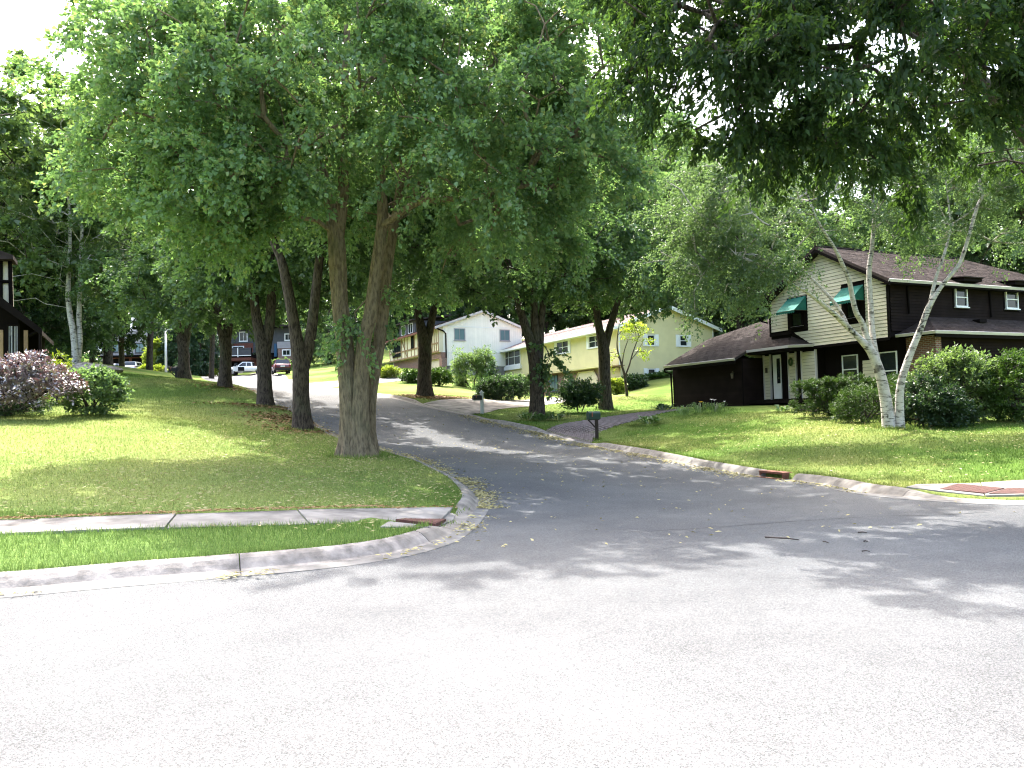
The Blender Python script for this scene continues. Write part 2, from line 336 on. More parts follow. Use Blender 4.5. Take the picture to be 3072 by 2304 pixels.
def inside(poly, x, y):
    x = np.asarray(x); y = np.asarray(y); c = np.zeros(x.shape, bool); n = len(poly); j = n - 1
    for i in range(n):
        xi, yi = poly[i]; xj, yj = poly[j]
        if yi != yj: c ^= ((yi > y) != (yj > y)) & (x < (xj - xi) * (y - yi) / (yj - yi) + xi)
        j = i
    return c
def seg_dist(line, x, y):
    x = np.asarray(x, float).ravel(); y = np.asarray(y, float).ravel(); best = np.full(x.shape, 1e9)
    for a, b in zip(line[:-1], line[1:]):
        d = b - a; t = np.clip(((x - a[0]) * d[0] + (y - a[1]) * d[1]) / (d @ d + 1e-9), 0, 1); best = np.minimum(best, np.hypot(x - a[0] - t * d[0], y - a[1] - t * d[1]))
    return best

# kerb face lines, both walked so that the lawn lies to the LEFT of travel
kl = [(-60, -12.2), (-30, -1.4), (-14, 4.2), (-5.0, 7.5), (-3.2, 8.1), (-1.85, 8.75), (-1.2, 9.6), (-.95, 10.6), (-.8, 12.4)] + [tuple(at(*a)[:2]) for a in KL_px] + [(-40, 90), (-52, 98), (-75, 103), (-110, 104)]
kr = [(-110, 118), (-68, 120), (-46, 115), (-34, 105), (-27.5, 92)] + [tuple(at(*a)[:2]) for a in KR_px] + [(6.6, 14.2), (6.95, 13.1), (7.9, 12.2), (9.4, 12.3), (12.5, 13.4), (30, 19.8), (70, 34)]
kn = [(75, 23.3), (30, 7.6), (0, -3.1), (-30, -13.6), (-60, -24.2)]
KL = resample(catmull(kl), .35); KR = resample(catmull(kr), .35); KN = resample(catmull(kn), 1.2)
ROAD = np.vstack([KL, KR, KN])
_near = lambda P: P[(np.abs(P[:, 0]) < 60) & (P[:, 1] < 110)]

# places where the kerb is dropped: (x, y, radius)
def yaw2(a): return np.array([math.cos(a), math.sin(a)])
RV = np.array([math.cos(math.radians(24)), math.sin(math.radians(24))]); RU = np.array([-RV[1], RV[0]])
drop = [(-.95, 11.5, 1.0), (8.0, 12.3, 1.5), (-2.4, 36.6, 3.0), (-4.2, 39.6, 2.0), (2.2, 29.4, 2.1), (-16, 61.5, 3), (-39, 110, 4)]
def lift(x, y):
    x = np.asarray(x, float); y = np.asarray(y, float); k = np.ones(x.shape)
    for a, b, r in drop: k = np.minimum(k, np.clip((np.hypot(x - a, y - b) - r * .6) / (r * .7), 0, 1))
    return .018 + (LIFT - .018) * k * k * (3 - 2 * k)
def G(x, y): return float(H(x, y)[0] + lift(x, y))          # height of the lawn surface

# ---- ground sheet (one mesh to the horizon, with a bed lowered under the streets)
def grid(x0, x1, y0, y1, s, hole=None):
    gx, gy = np.meshgrid(np.arange(x0, x1 + .01, s), np.arange(y0, y1 + .01, s)); p = np.stack([gx.ravel(), gy.ravel()], -1)
    p += rng.uniform(-.12 * s, .12 * s, p.shape)
    if hole is not None: p = p[~((p[:, 0] > hole[0]) & (p[:, 0] < hole[1]) & (p[:, 1] > hole[2]) & (p[:, 1] < hole[3]))]
    return p
pts = np.vstack([grid(-34, 30, 2, 64, 1.0), grid(-110, 90, -40, 160, 4.5, (-35, 31, 1, 65)), grid(-700, 700, -400, 1000, 60, (-112, 92, -42, 162))])
lines = [(offset(KL, .10), False), (offset(KL, .015), True), (offset(KR, .10), False), (offset(KR, .015), True), (offset(KN, .10), False), (offset(KN, .015), True)]
keep = np.ones(len(pts), bool)
for L, _ in lines[::2]: keep &= seg_dist(L, pts[:, 0], pts[:, 1]) > .3
pts = pts[keep]; inn = inside(ROAD, pts[:, 0], pts[:, 1])
V2 = [Vector(p) for p in pts]; low = list(inn); edges = []
for L, lo in lines:
    b = len(V2); V2 += [Vector(p) for p in L]; low += [lo] * len(L); edges += [(b + i, b + i + 1) for i in range(len(L) - 1)]
ov, oe, of, orig_v, _, _ = delaunay_2d_cdt(V2, edges, [], 0, 1e-4)
xy = np.array([tuple(v) for v in ov]); lowf = np.array([any(low[i] for i in o) if o else False for o in orig_v])
zz = np.where(lowf, H(xy[:, 0], xy[:, 1]) - .4, H(xy[:, 0], xy[:, 1]) + lift(xy[:, 0], xy[:, 1]))
me = np_mesh('ground', np.c_[xy, zz], np.array([tuple(f) for f in of if len(f) == 3]), [M['lawn']], smooth=True)
sset(link('ground', me), 'lawns and yards of grass rolling up the hillside', None, None, 'structure')

# ---- streets: asphalt sheet between the kerbs
rp = np.vstack([grid(-30, 26, -8, 60, .9), grid(-110, 76, -26, 122, 4, (-31, 27, -9, 61))])
rp = rp[inside(ROAD, rp[:, 0], rp[:, 1])]
edge = [offset(KL, .06), offset(KR, .06), offset(KN, .06)]
V2 = [Vector(p) for p in rp]; edges = []
kk = np.ones(len(rp), bool)
for L in edge:
    b = len(V2); V2 += [Vector(p) for p in L]; edges += [(b + i, b + i + 1) for i in range(len(L) - 1)]
ov, oe, of, _, _, _ = delaunay_2d_cdt(V2, edges, [], 0, 1e-4)
xy = np.array([tuple(v) for v in ov]); fs = np.array([tuple(f) for f in of if len(f) == 3]); ce = xy[fs].mean(1)
RP2 = np.vstack(edge); ok = inside(RP2, ce[:, 0], ce[:, 1])
me = np_mesh('road', np.c_[xy, H(xy[:, 0], xy[:, 1])], fs[ok], [M['asphalt']], smooth=True)
road = sset(link('road', me), 'grey asphalt street with a side street climbing the hill', None, None, 'structure')

# ---- kerb: concrete stones with a gutter pan, each its own piece
def kerb_stones(name, K, label, skip=None, matf=None, s_end=None):
    root = empty(name, (float(K[len(K) // 2][0]), float(K[len(K) // 2][1]), h1(*K[len(K) // 2])), label=label, kind='structure')
    ox, oy, oz = root.location; t = np.gradient(K, axis=0); t /= np.linalg.norm(t, axis=1)[:, None]; nrm = np.stack([-t[:, 1], t[:, 0]], -1)
    i = 0; n = len(K)
    while i < n - 1:
        d = np.linalg.norm(K[i]); ln = 7 if d < 50 else 20; j = min(n - 1, i + ln)
        mid = K[(i + j) // 2]
        if np.hypot(*mid) > 125: i = j; continue
        idx = np.arange(i, j + 1); base = K[idx].copy(); tt = t[idx]
        base[0] += tt[0] * .006; base[-1] -= tt[-1] * .006
        hh = H(base[:, 0], base[:, 1]); lf = lift(*(base + nrm[idx] * .1).T)
        if skip is not None and np.hypot(*(mid - skip)) < 1.4:      # the drain inlet takes the kerb's place here
            dd = (base - skip) @ tt[len(tt) // 2]
            part = [np.where(dd < -.40)[0], np.where(dd > .40)[0]]
        else: part = [np.arange(len(idx))]
        for q in part:
            if len(q) < 2: continue
            prof = [(-.32, -.15), (-.32, .006), (-.10, .012), (-.06, .10), (-.01, .48), (.04, .80), (.085, .96), (.13, 1.02), (.18, 1.02), (.18, -.3)]
            V = []
            for k in q:
                for a, b in prof:
                    z = (h1(base[k][0] + nrm[idx[k]][0] * a, base[k][1] + nrm[idx[k]][1] * a) if a < 0 else hh[k]) + (b if b <= .02 else b * lf[k] + .012)
                    V.append((base[k][0] + nrm[idx[k]][0] * a - ox, base[k][1] + nrm[idx[k]][1] * a - oy, z - oz))
            m = len(prof); F = [(r * m + c, r * m + c + 1, (r + 1) * m + c + 1, (r + 1) * m + c) for r in range(len(q) - 1) for c in range(m - 1)]
            F += [tuple(range(m)), tuple((len(q) - 1) * m + c for c in range(m))]
            mb = MB(); mb.add(V, F); mb.m = [1 if (k_ < (len(q) - 1) * (m - 1) and k_ % (m - 1) < 2) else 0 for k_ in range(len(F))]; mb.build('kerb_stone', [matf(mid) if matf else M['kerb_new'], M['gutter']], root)
        i = j
    return root
DRAIN = np.array(at(770, 478, 18.0)[:2]); DRAIN = KR[np.argmin(np.hypot(*(KR - DRAIN).T))]
kerb_stones('kerb', KL, 'concrete kerb curving round the left corner and up the side street', matf=lambda p: M['kerb_old'] if p[1] < 8.7 or p[1] > 20 else M['kerb_new'])
kerb_stones('kerb', KR, 'concrete kerb along the right side of the side street', skip=DRAIN, matf=lambda p: M['kerb_old'] if p[1] > 24 else M['kerb_new'])
kerb_stones('kerb', KN, 'concrete kerb on the near side of the street', matf=lambda p: M['kerb_old'])

# ---- sidewalk left: slabs with joints; ramp with warning panel
def strip_slabs(root, A, B, n_mat, th=.1, up=.022, gap=.011, name='slab'):
    A = np.array(A, float); B = np.array(B, float); o = np.array(root.location)
    for i in range(len(A) - 1):
        q = [A[i], A[i + 1], B[i + 1], B[i]]; c = sum(q) / 4; q = [p + (c - p) / np.linalg.norm(c - p) * gap for p in q]
        jz = random.uniform(-.006, .006); top = [(p[0] - o[0], p[1] - o[1], G(*p) + up + jz - o[2]) for p in q]
        MB().slab(top, (0, 0, -th)).build(name, n_mat, root)
wl = catmull([(-40, 5.8), (-18, 7.9), (-9.5, 8.55), (-5.9, 9.05), (-3.9, 9.6), (-2.6, 10.05), (-1.7, 10.45), (-1.12, 10.75)], .3)
wu = catmull([(-40.3, 6.8), (-18.3, 8.9), (-9.8, 9.5), (-6.2, 9.95), (-4.2, 10.55), (-2.9, 11.2), (-1.9, 11.95), (-1.0, 12.5)], .3)
ns = 24; wl = resample(wl, 1e-3 + np.sum(np.linalg.norm(np.diff(wl, axis=0), axis=1)) / ns); wu = resample(wu, 1e-3 + np.sum(np.linalg.norm(np.diff(wu, axis=0), axis=1)) / ns)
wd_ = resample(wu, .02); nl = offset(wl, 1.0); wu = np.array([wd_[np.argmin(np.hypot(*(wd_ - (wl[i] + (nl[i] - wl[i]) * min(1.0, 1.0))).T))] for i in range(len(wl))]); wu[-1] = (-1.0, 12.5)
SIDEWALK_L = np.vstack([wl, [[-1.1, 10.75], [-.93, 11.6], [-1.0, 12.45]], wu[::-1]])
sw = empty('sidewalk', (-4, 10, G(-4, 10)), label='narrow concrete sidewalk between the lawn and the green verge', kind='structure')
strip_slabs(sw, wl, wu, M['concrete'])
strip_slabs(sw, [(-1.10, 10.78), (-.93, 11.5), (-.93, 12.2)], [(-1.22, 10.95), (-1.1, 11.55), (-1.08, 12.3)], M['concrete'])

strip_slabs(sw, [(-1.76, 10.02), (-1.12, 10.12)], [(-1.72, 10.5), (-1.1, 10.6)], M['concrete'])
def warning_panel(name, corners, label, group=None):
    c = np.mean(corners, 0); r = empty(name, (c[0], c[1], G(*c)), label=label, cat='warning panel', group=group)
    top = [(p[0] - c[0], p[1] - c[1], G(*p) + .052 - r.location.z) for p in corners]
    MB().slab(top, (0, 0, -.05)).build('plate', M['panel'], r)
    mb = MB(); T = np.array(top); n = 9
    for i in range(n):
        for j in range(n):
            a, b = (i + .5) / n, (j + .5) / n; p = (T[0] * (1 - a) + T[1] * a) * (1 - b) + (T[3] * (1 - a) + T[2] * a) * b; s = .018
            mb.add([p + (-s, -s, 0), p + (s, -s, 0), p + (s, s, 0), p + (-s, s, 0), p + (0, 0, .008)], [(0, 1, 4), (1, 2, 4), (2, 3, 4), (3, 0, 4)])
    k = mb.build('domes', M['panel'], r); k['kind'] = 'stuff'
warning_panel('tactile_paving', [np.array(p) for p in [(-1.62, 10.5), (-1.1, 10.62), (-1.02, 11.4), (-1.58, 11.35)]], 'rust brown tactile panel on the corner ramp beside the green verge')
swr = empty('sidewalk', (9.5, 13.4, G(9.5, 13.4)), label='pale concrete corner ramp below the brown house lawn', kind='structure')
strip_slabs(swr, [(6.95, 13.75), (7.9, 13.0), (9.4, 12.55), (11, 13.0), (12.5, 13.55), (14, 14.1)], [(7.35, 14.15), (8.5, 14.1), (9.8, 14.3), (10.9, 14.4), (12.0, 14.9), (13.5, 15.5)], M['concrete'])
SIDEWALK_R = np.array([(6.95, 13.7), (7.9, 12.6), (9.4, 12.5), (11, 12.9), (14, 14.0), (13.5, 15.5), (12, 14.95), (10.9, 14.5), (9.8, 14.4), (8.5, 14.2), (7.3, 14.2)])
warning_panel('tactile_paving', [np.array(p) for p in [(7.45, 13.55), (8.0, 13.15), (8.55, 13.5), (8.0, 13.95)]], 'brick red tactile panel farther from the street on the right corner ramp')
warning_panel('tactile_paving', [np.array(p) for p in [(8.05, 13.12), (8.75, 12.78), (9.25, 13.1), (8.6, 13.48)]], 'brick red tactile panel nearer the street on the right corner ramp')

# ---- driveways
def sheet(name, L, R, mat, label, up=.024, n=24):
    L = resample(np.array(L, float), 1); L = resample(L, np.sum(np.linalg.norm(np.diff(L, axis=0), axis=1)) / n * .9999); R = np.array(R, float); R = resample(R, np.sum(np.linalg.norm(np.diff(R, axis=0), axis=1)) / n * .9999)
    k = min(len(L), len(R)); V = []; F = []; m = 6
    for i in range(k):
        for j in range(m):
            p = L[i] + (R[i] - L[i]) * j / (m - 1); V.append((p[0], p[1], G(*p) + up))
    for i in range(k - 1):
        for j in range(m - 1): F.append((i * m + j, i * m + j + 1, (i + 1) * m + j + 1, (i + 1) * m + j))
    o = MB().add(V, F).build(name, mat, smooth=True); return sset(o, label, kind='structure'), L[:k], R[:k]
def kpt(K, px, py, d):
    p = at(px, py, d)[:2]; return K[np.argmin(np.hypot(*(K - p).T))]
a0 = offset(KR, .18)[np.argmin(np.hypot(*(KR - at(592, 444, 28.2)[:2]).T))]; a1 = offset(KR, .18)[np.argmin(np.hypot(*(KR - at(545, 432.5, 31)[:2]).T))]
DRV_D = ([a0, at(600, 431, 30.5)[:2], at(640, 423, 32.5)[:2], at(668, 417, 34.5)[:2], at(690, 413, 36)[:2]], [a1, at(566, 425, 33)[:2], at(610, 419, 35)[:2], at(650, 414, 37)[:2], at(676, 411.5, 38)[:2]])
drv, dl, dr = sheet('driveway', *DRV_D, M['soil'], 'weathered paver driveway beside the brown house', .015)
mb = MB(); L_, R_ = dl, dr
for i in range(46):
    for j in range(22):
        t0, t1 = i / 46, (i + .94) / 46; s0 = (j + (.5 if i % 2 else 0)) / 22.5; s1 = s0 + .93 / 22.5; q = []
        for t_, s_ in ((t0, s0), (t1, s0), (t1, s1), (t0, s1)):
            f = t_ * (len(L_) - 1.001); k = int(f); a = L_[k] + (L_[k + 1] - L_[k]) * (f - k); b = R_[k] + (R_[k + 1] - R_[k]) * (f - k); p = a + (b - a) * s_; q.append(p)
        c = sum(q) / 4; z = G(*c) + .034 + random.uniform(-.004, .004); mb.slab([(p[0], p[1], z) for p in q], (0, 0, -.04))
pv = mb.build('pavers', M['paver'], drv); pv['kind'] = 'stuff'
b0 = offset(KR, .18)[np.argmin(np.hypot(*(KR - at(468, 414, 36.2)[:2]).T))]; b1 = offset(KR, .18)[np.argmin(np.hypot(*(KR - at(420, 404.5, 40.8)[:2]).T))]
DRV_Y = ([b0, at(500, 408.5, 40)[:2], at(545, 402, 45)[:2], at(600, 396, 53)[:2], at(612, 393, 56)[:2]], [b1, at(470, 401.5, 45)[:2], at(530, 397.5, 50)[:2], at(560, 394, 57)[:2], at(572, 391, 59)[:2]])
_, yl, yr = sheet('driveway', *DRV_Y, M['concrete'], 'concrete driveway running up to the pale yellow house')
DRV_W = ([np.array(p) for p in [(-15.2, 59.5), (-11, 62), (-7.5, 66), (-6.5, 70)]], [np.array(p) for p in [(-17.2, 64.5), (-13.5, 67), (-10.5, 70), (-9.5, 73)]])
_, wl_, wr_ = sheet('driveway', *DRV_W, M['concrete'], 'concrete driveway beside the white half-timbered house')
DRV_T = ([np.array(p) for p in [(-33.5, 105.5), (-34, 112), (-33, 121)]], [np.array(p) for p in [(-45, 114.3), (-46, 117), (-46, 123)]])
_, tl_, tr_ = sheet('driveway', *DRV_T, M['concrete'], 'bright concrete driveway under the white pickup')
PAVED = [np.vstack([a, b[::-1]]) for a, b in ((dl, dr), (yl, yr), (wl_, wr_), (tl_, tr_))] + [SIDEWALK_L, SIDEWALK_R, np.array([(-1.78, 9.95), (-1.0, 10.1), (-.88, 12.6), (-1.9, 12.1)])]

# ---- storm drain inlet in the right kerb
dz = h1(*DRAIN); i0 = np.argmin(np.hypot(*(KR - DRAIN).T)); td = KR[i0 + 1] - KR[i0 - 1]
sd = empty('storm_drain', (DRAIN[0], DRAIN[1], dz), math.atan2(td[1], td[0]), 'rusty iron storm drain inlet set in the right kerb', 'drain')
MB().box(-.43, .43, -.06, .22, .105, .15).build('hood', M['rust'], sd)
for xx in (-.43, .37): MB().box(xx, xx + .06, -.05, .2, 0, .105).build('frame_post', M['rust'], sd)
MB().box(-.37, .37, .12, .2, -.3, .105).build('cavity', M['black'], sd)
MB().box(-.42, .42, -.16, -.055, .002, .014).build('lip', M['rust'], sd)

# ---- tar crack across the street, and sticks lying on it
def ribbon(name, P, w_, mat, parent, up=.003):
    P = resample(catmull(P, .15), .12); P = P + np.c_[np.zeros(len(P)), rng.normal(0, .012, len(P))]; ww = w_ * rng.uniform(.35, 1.2, len(P)); t = np.gradient(P, axis=0); t /= np.linalg.norm(t, axis=1)[:, None]
    nr = np.stack([-t[:, 1], t[:, 0]], -1); A = P + nr * ww[:, None]; B = P - nr * ww[:, None]
    V = [(p[0], p[1], h1(*p) + up) for p in A] + [(p[0], p[1], h1(*p) + up) for p in B]; n = len(P)
    MB().add(V, [(i, i + 1, n + i + 1, n + i) for i in range(n - 1)]).build(name, mat, parent)
def gp(px, py):
    p = None
    r = ray(px, py); t = -EYE / r[2]
    for _ in range(12): q = r * t; t = (h1(q[0], q[1]) - EYE) / r[2]
    return r[:2] * t
M['crack'] = pmat('crack_tar', (.03, .03, .032), .3, 20, .9, 0)  # dark tar of the crack, its own colour
ribbon('crack', [gp(628, 532), gp(690, 529), gp(760, 524), gp(800, 521), gp(870, 517), gp(950, 514.5), gp(985, 512)], .012, M['crack'], road)
for (a, b, r_, lb) in [((765, 539), (799, 541), .016, 'dark broken stick lying on the shaded street'), ((858, 534), (867, 534), .012, 'short dark twig on the sunlit street nearest the stick'),
                       ((864, 543), (868, 543), .013, 'tiny dark twig between two others on the bright street'), ((862, 553), (870, 553), .010, 'thin dark twig at the edge of the right shadow'), ((823, 543), (829, 544.5), .010, 'small curved twig beside the broken stick')]:
    p, q = gp(*a), gp(*b); m = (p + q) / 2; z = h1(*m)
    o = MB().tube([(p[0] - m[0], p[1] - m[1], .02), (p[0] * .35 + q[0] * .65 - m[0], p[1] * .35 + q[1] * .65 - m[1] + .03, .022), (q[0] - m[0], q[1] - m[1], .018)], [r_ * .75, r_ * .68, r_ * .4], 6).build('stick', M['stick'], loc=(m[0], m[1], z), smooth=True)
    sset(o, lb, 'stick', 'twigs on the street')
# ------------------------------------------------------------------ trees
def nrmz(a): return a / (np.linalg.norm(a, axis=-1, keepdims=True) + 1e-9)

def stem_mesh(paths, n=14, ridge=.05, flare=.0, seed=0, seg=.12):
    r_ = np.random.default_rng(seed); V = []; F = []; base = 0
    for pi, path in enumerate(paths):
        P = np.array([list(p[0]) + [p[1]] for p in path], float); P = catmull(P, seg)
        c, rad = P[:, :3], np.maximum(P[:, 3], .004); t = nrmz(np.gradient(c, axis=0))
        a = nrmz(np.cross(t, np.array([0.13, 1, 0.0]))); b = np.cross(t, a)
        th = np.arange(n) * 2 * math.pi / n; ph = r_.uniform(0, 6.28, 8)
        s = np.r_[0, np.cumsum(np.linalg.norm(np.diff(c, axis=0), axis=1))][:, None]
        k = 1 + ridge * (.5 * np.sin(7 * th + ph[0] + 1.3 * np.sin(s * 1.1 + ph[1])) + .5 * np.sin(11 * th + ph[2] + np.sin(s * 1.7)) + .5 * np.sin(3 * th + s * .9 + ph[3]) + (.55 * np.sin(29 * th + 2.2 * np.sin(s * 2.3 + ph[5]) + 1.5 * np.sin(5 * th)) if n > 40 else 0)) + r_.normal(0, ridge * .22, (len(c), n))
        if flare and (pi == 0 or n > 40) and path[0][0][2] < .3: k = k + flare * np.exp(-s / .30) * (.55 + .45 * np.sin(5 * th + ph[4]))
        R = rad[:, None] * k
        ring = c[:, None] + R[..., None] * (np.cos(th)[None, :, None] * a[:, None] + np.sin(th)[None, :, None] * b[:, None])
        m = len(c); V.append(ring.reshape(-1, 3)); i = np.arange(m - 1)[:, None] * n; j = np.arange(n)[None]; j2 = (j + 1) % n
        F.append(np.stack([i + j, i + j2, i + n + j2, i + n + j], -1).reshape(-1, 4) + base); base += m * n
    return np.vstack(V), np.vstack(F)

def branch_mesh(nodes, par, rad, n=5):
    e = np.where(par >= 0)[0]
    if not len(e): return np.zeros((0, 3)), np.zeros((0, 4), int)
    A, B = nodes[par[e]], nodes[e]; t = nrmz(B - A); ref = np.where(np.abs(t[:, 2:3]) < .9, [[0, 0, 1.]], [[1., 0, 0]]); a = nrmz(np.cross(t, ref)); b = np.cross(t, a)
    th = np.arange(n) * 2 * math.pi / n; cs, sn = np.cos(th)[None, :, None], np.sin(th)[None, :, None]
    ra = np.minimum(rad[par[e]], rad[e] * 1.6)
    V0 = A[:, None] + ra[:, None, None] * (cs * a[:, None] + sn * b[:, None]); V1 = B[:, None] + rad[e][:, None, None] * (cs * a[:, None] + sn * b[:, None])
    V = np.concatenate([V0, V1], 1).reshape(-1, 3); i = np.arange(len(e))[:, None] * 2 * n; j = np.arange(n)[None]; j2 = (j + 1) % n
    return V, np.stack([i + j, i + j2, i + n + j2, i + n + j], -1).reshape(-1, 4)

def sample_ells(ells, n, r_, hollow=.45, clump=.5):
    vol = np.array([e[3] * e[4] * e[5] * (e[6] if len(e) > 6 else 1) for e in ells], float); vol /= vol.sum(); out = []; ph = r_.uniform(0, 6.28, 9)
    while len(out) < n:
        k = r_.choice(len(ells), p=vol); e = ells[k]; q = r_.normal(size=3); q /= np.linalg.norm(q); rr = r_.uniform(hollow ** 3, 1) ** (1 / 3); p = np.array(e[:3]) + q * rr * np.array(e[3:6])
        c = math.sin(p[0] * 1.15 + ph[0]) * math.sin(p[1] * 1.15 + ph[1]) * math.sin(p[2] * 1.4 + ph[2]) + .6 * math.sin(p[0] * 2.3 + ph[3]) * math.sin(p[1] * 2.1 + ph[4]) * math.sin(p[2] * 2.6 + ph[5])
        if c > -.9 + clump * r_.uniform(.2, 1.6): out.append(p)
    return np.array(out)

def skeleton(stem_pts, stem_r, sprays, r_, up=1.4):
    nodes = [np.array(p) for p in stem_pts]; par = [-1] * len(nodes); plen = [0.0] * len(nodes); order = np.argsort([np.min(np.linalg.norm(np.array(stem_pts) - p, axis=1)) for p in sprays])
    term = []
    for k in order:
        p = sprays[k]; Nn = np.array(nodes); d = np.linalg.norm(Nn - p, axis=1); cost = d + .28 * np.array(plen) + up * np.maximum(0, Nn[:, 2] - p[2] + .15 * d) * .6
        i = int(np.argmin(cost)); a = nodes[i]; L = d[i]; m = 1 if L < .8 else 2 if L < 2.2 else 3; last = i
        for q in range(1, m + 1):
            f = q / m; w_ = a + (p - a) * f + np.array([0, 0, .10 * L * math.sin(math.pi * f)]) + (r_.normal(0, .06 * L, 3) if q < m else 0)
            nodes.append(w_); par.append(last); plen.append(plen[last] + L / m); last = len(nodes) - 1
        term.append(last)
    nodes = np.array(nodes); par = np.array(par); cnt = np.zeros(len(nodes)); cnt[term] = 1
    for i in range(len(nodes) - 1, len(stem_pts) - 1, -1): cnt[par[i]] += cnt[i]
    rad = .007 + .0088 * np.sqrt(np.maximum(cnt, .3)); rad[:len(stem_pts)] = np.minimum(rad[:len(stem_pts)], np.array(stem_r) * .8)
    out = nrmz(nodes[term] - nodes[par[term]])
    return nodes, par, rad, nodes[term], out

def leaves(P, O, K, r_, twig=.7, ll=.11, lw=.08, droop=.35, spread=.9, flat=.55, hang=.3, twigs=5, fold=.25, rbase=None):
    S = len(P); tw = nrmz(O[:, None] * .9 + r_.normal(0, spread, (S, twigs, 3)) * np.array([1, 1, .55]))
    ti = r_.integers(0, twigs, (S, K)); D = np.take_along_axis(tw, ti[..., None], 1); t = r_.uniform(.05, 1, (S, K)) ** .75
    L = twig * r_.uniform(.6, 1.25, (S, 1))
    pos = P[:, None] + D * (t * L)[..., None] + np.stack([0 * t, 0 * t, -droop * L * t * t], -1) + r_.normal(0, .06 * twig + .02, (S, K, 3))
    pos = pos.reshape(-1, 3); D = D.reshape(-1, 3); n = len(pos)
    ax = nrmz(D * .7 + r_.normal(0, .55, (n, 3)) + np.array([0, 0, -hang])); up = nrmz(r_.normal(0, flat, (n, 3)) + np.array([0, 0, 1.0]))
    sd = nrmz(np.cross(ax, up)); up = np.cross(sd, ax); sc_ = r_.uniform(.65, 1.3, (n, 1)); l = ll * sc_; w_ = lw * sc_ * r_.uniform(.8, 1.15, (n, 1))
    v0 = pos; v1 = pos + ax * l * .42 + sd * w_ * .5 + up * w_ * fold; v2 = pos + ax * l; v3 = pos + ax * l * .42 - sd * w_ * .5 + up * w_ * fold
    V = np.stack([v0, v1, v2, v3], 1).reshape(-1, 3); b = np.arange(n)[:, None] * 4
    F = np.concatenate([b + np.array([[0, 2, 1]]), b + np.array([[0, 3, 2]])], 1).reshape(-1, 3)
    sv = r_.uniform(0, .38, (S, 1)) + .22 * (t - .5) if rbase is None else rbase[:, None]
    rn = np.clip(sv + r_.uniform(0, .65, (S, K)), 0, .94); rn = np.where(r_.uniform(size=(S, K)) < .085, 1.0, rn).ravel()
    return V, F, np.repeat(rn, 2)

def tree(name, base, stems, ells, nsp, K, leafm, barkm, label, cat='tree', group=None, seed=1, lk=None, stem_n=12, flare=.3, zmin=.25, ridge=.05, clump=.5, hollow=.45, extra_pts=None, up=1.4, keepout=None):
    """stems: list of [(xyz, radius), ...] in world space; crown sprays fill the ellipsoids (world space)."""
    r_ = np.random.default_rng(seed); base = np.array(base, float); root = empty(name, tuple(base), label=label, cat=cat, group=group)
    SV, SF = stem_mesh([[(np.array(p) - base, r) for p, r in s] for s in stems], n=stem_n, flare=flare, seed=seed, ridge=ridge)
    sp, sr = [], []
    for s in stems:
        Q = catmull(np.array([list(p) + [r] for p, r in s], float), .45)
        for q in Q:
            if q[2] - base[2] > zmin: sp.append(q[:3] - base); sr.append(q[3])
    ee = [tuple(np.array(e[:3]) - base) + tuple(e[3:]) for e in ells]
    pts = sample_ells(ee, nsp, r_, hollow, clump)
    if keepout is not None: pts = np.array([p for p in pts if not keepout(p + base)])
    if extra_pts is not None: pts = np.vstack([pts, np.array(extra_pts) - base])
    nodes, par, rad, P, O = skeleton(sp, sr, pts, r_, up)
    BV, BF = branch_mesh(nodes, par, rad)
    o = link('trunk', np_mesh('trunk', SV, SF, [barkm], smooth=True), root)
    sset(link('limbs', np_mesh('limbs', BV, BF, [barkm], smooth=True), root), kind='stuff')
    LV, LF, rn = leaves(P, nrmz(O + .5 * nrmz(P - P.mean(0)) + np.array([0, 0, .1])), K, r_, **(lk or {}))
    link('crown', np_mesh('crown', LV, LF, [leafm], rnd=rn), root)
    return root

def pxstem(lst, d, dd=0.0):             # [(px, py, radius)] -> stem in world space at distance d (drifting by dd towards its end)
    n = len(lst); return [(at(x, y, d + dd * i / max(1, n - 1)), r) for i, (x, y, r) in enumerate(lst)]
def ground_stem(st, z=None):
    p, r = st[0]; g = G(p[0], p[1]); return [(np.array([p[0], p[1], g - .15]), r * 1.02)] + st

def pxof(p):                           # where a world point falls in the photo
    q = Vector((p[0], p[1], p[2] - EYE)); f = q.dot(_F); return 512 + FPX * q.dot(_R2) / f, 384 - FPX * q.dot(_U2) / f
# --- street lindens, left row (nearest first) and right row
LK = dict(twig=.9, ll=.118, lw=.094, droop=.45, spread=.85, flat=.6, hang=.45, twigs=5)
b = at(357, 459, 20); bz = G(b[0], b[1]); b[2] = bz
def lp(px, py, d=20.0): return at(px, py, d)
s_left = [(np.array([b[0] - .11, b[1], bz - .2]), .36), (lp(351, 445), .32), (lp(349.5, 400), .29), (lp(344.5, 345), .27), (lp(339.5, 302), .25), (lp(337.7, 267), .27), (lp(336, 235), .25), (lp(328, 190), .17), (lp(320, 160), .14), (lp(312, 90), .10), (lp(306, -60), .05)]
s_left2 = [(lp(336, 245), .2), (lp(343, 195), .17), (lp(343, 145), .14), (lp(346, 60), .10), (lp(352, -120), .05)]
s_right = [(np.array([b[0] + .14, b[1] - .05, bz - .2]), .33), (lp(361, 445, 19.9), .29), (lp(360.5, 400, 19.9), .26), (lp(363.5, 345, 19.9), .215), (lp(370, 314, 19.8), .2), (lp(376, 269, 19.8), .185), (lp(382, 224, 19.8), .17), (lp(382, 190, 19.8), .15), (lp(379, 134, 19.8), .13), (lp(384, 40, 19.8), .10), (lp(392, -150, 19.6), .05)]
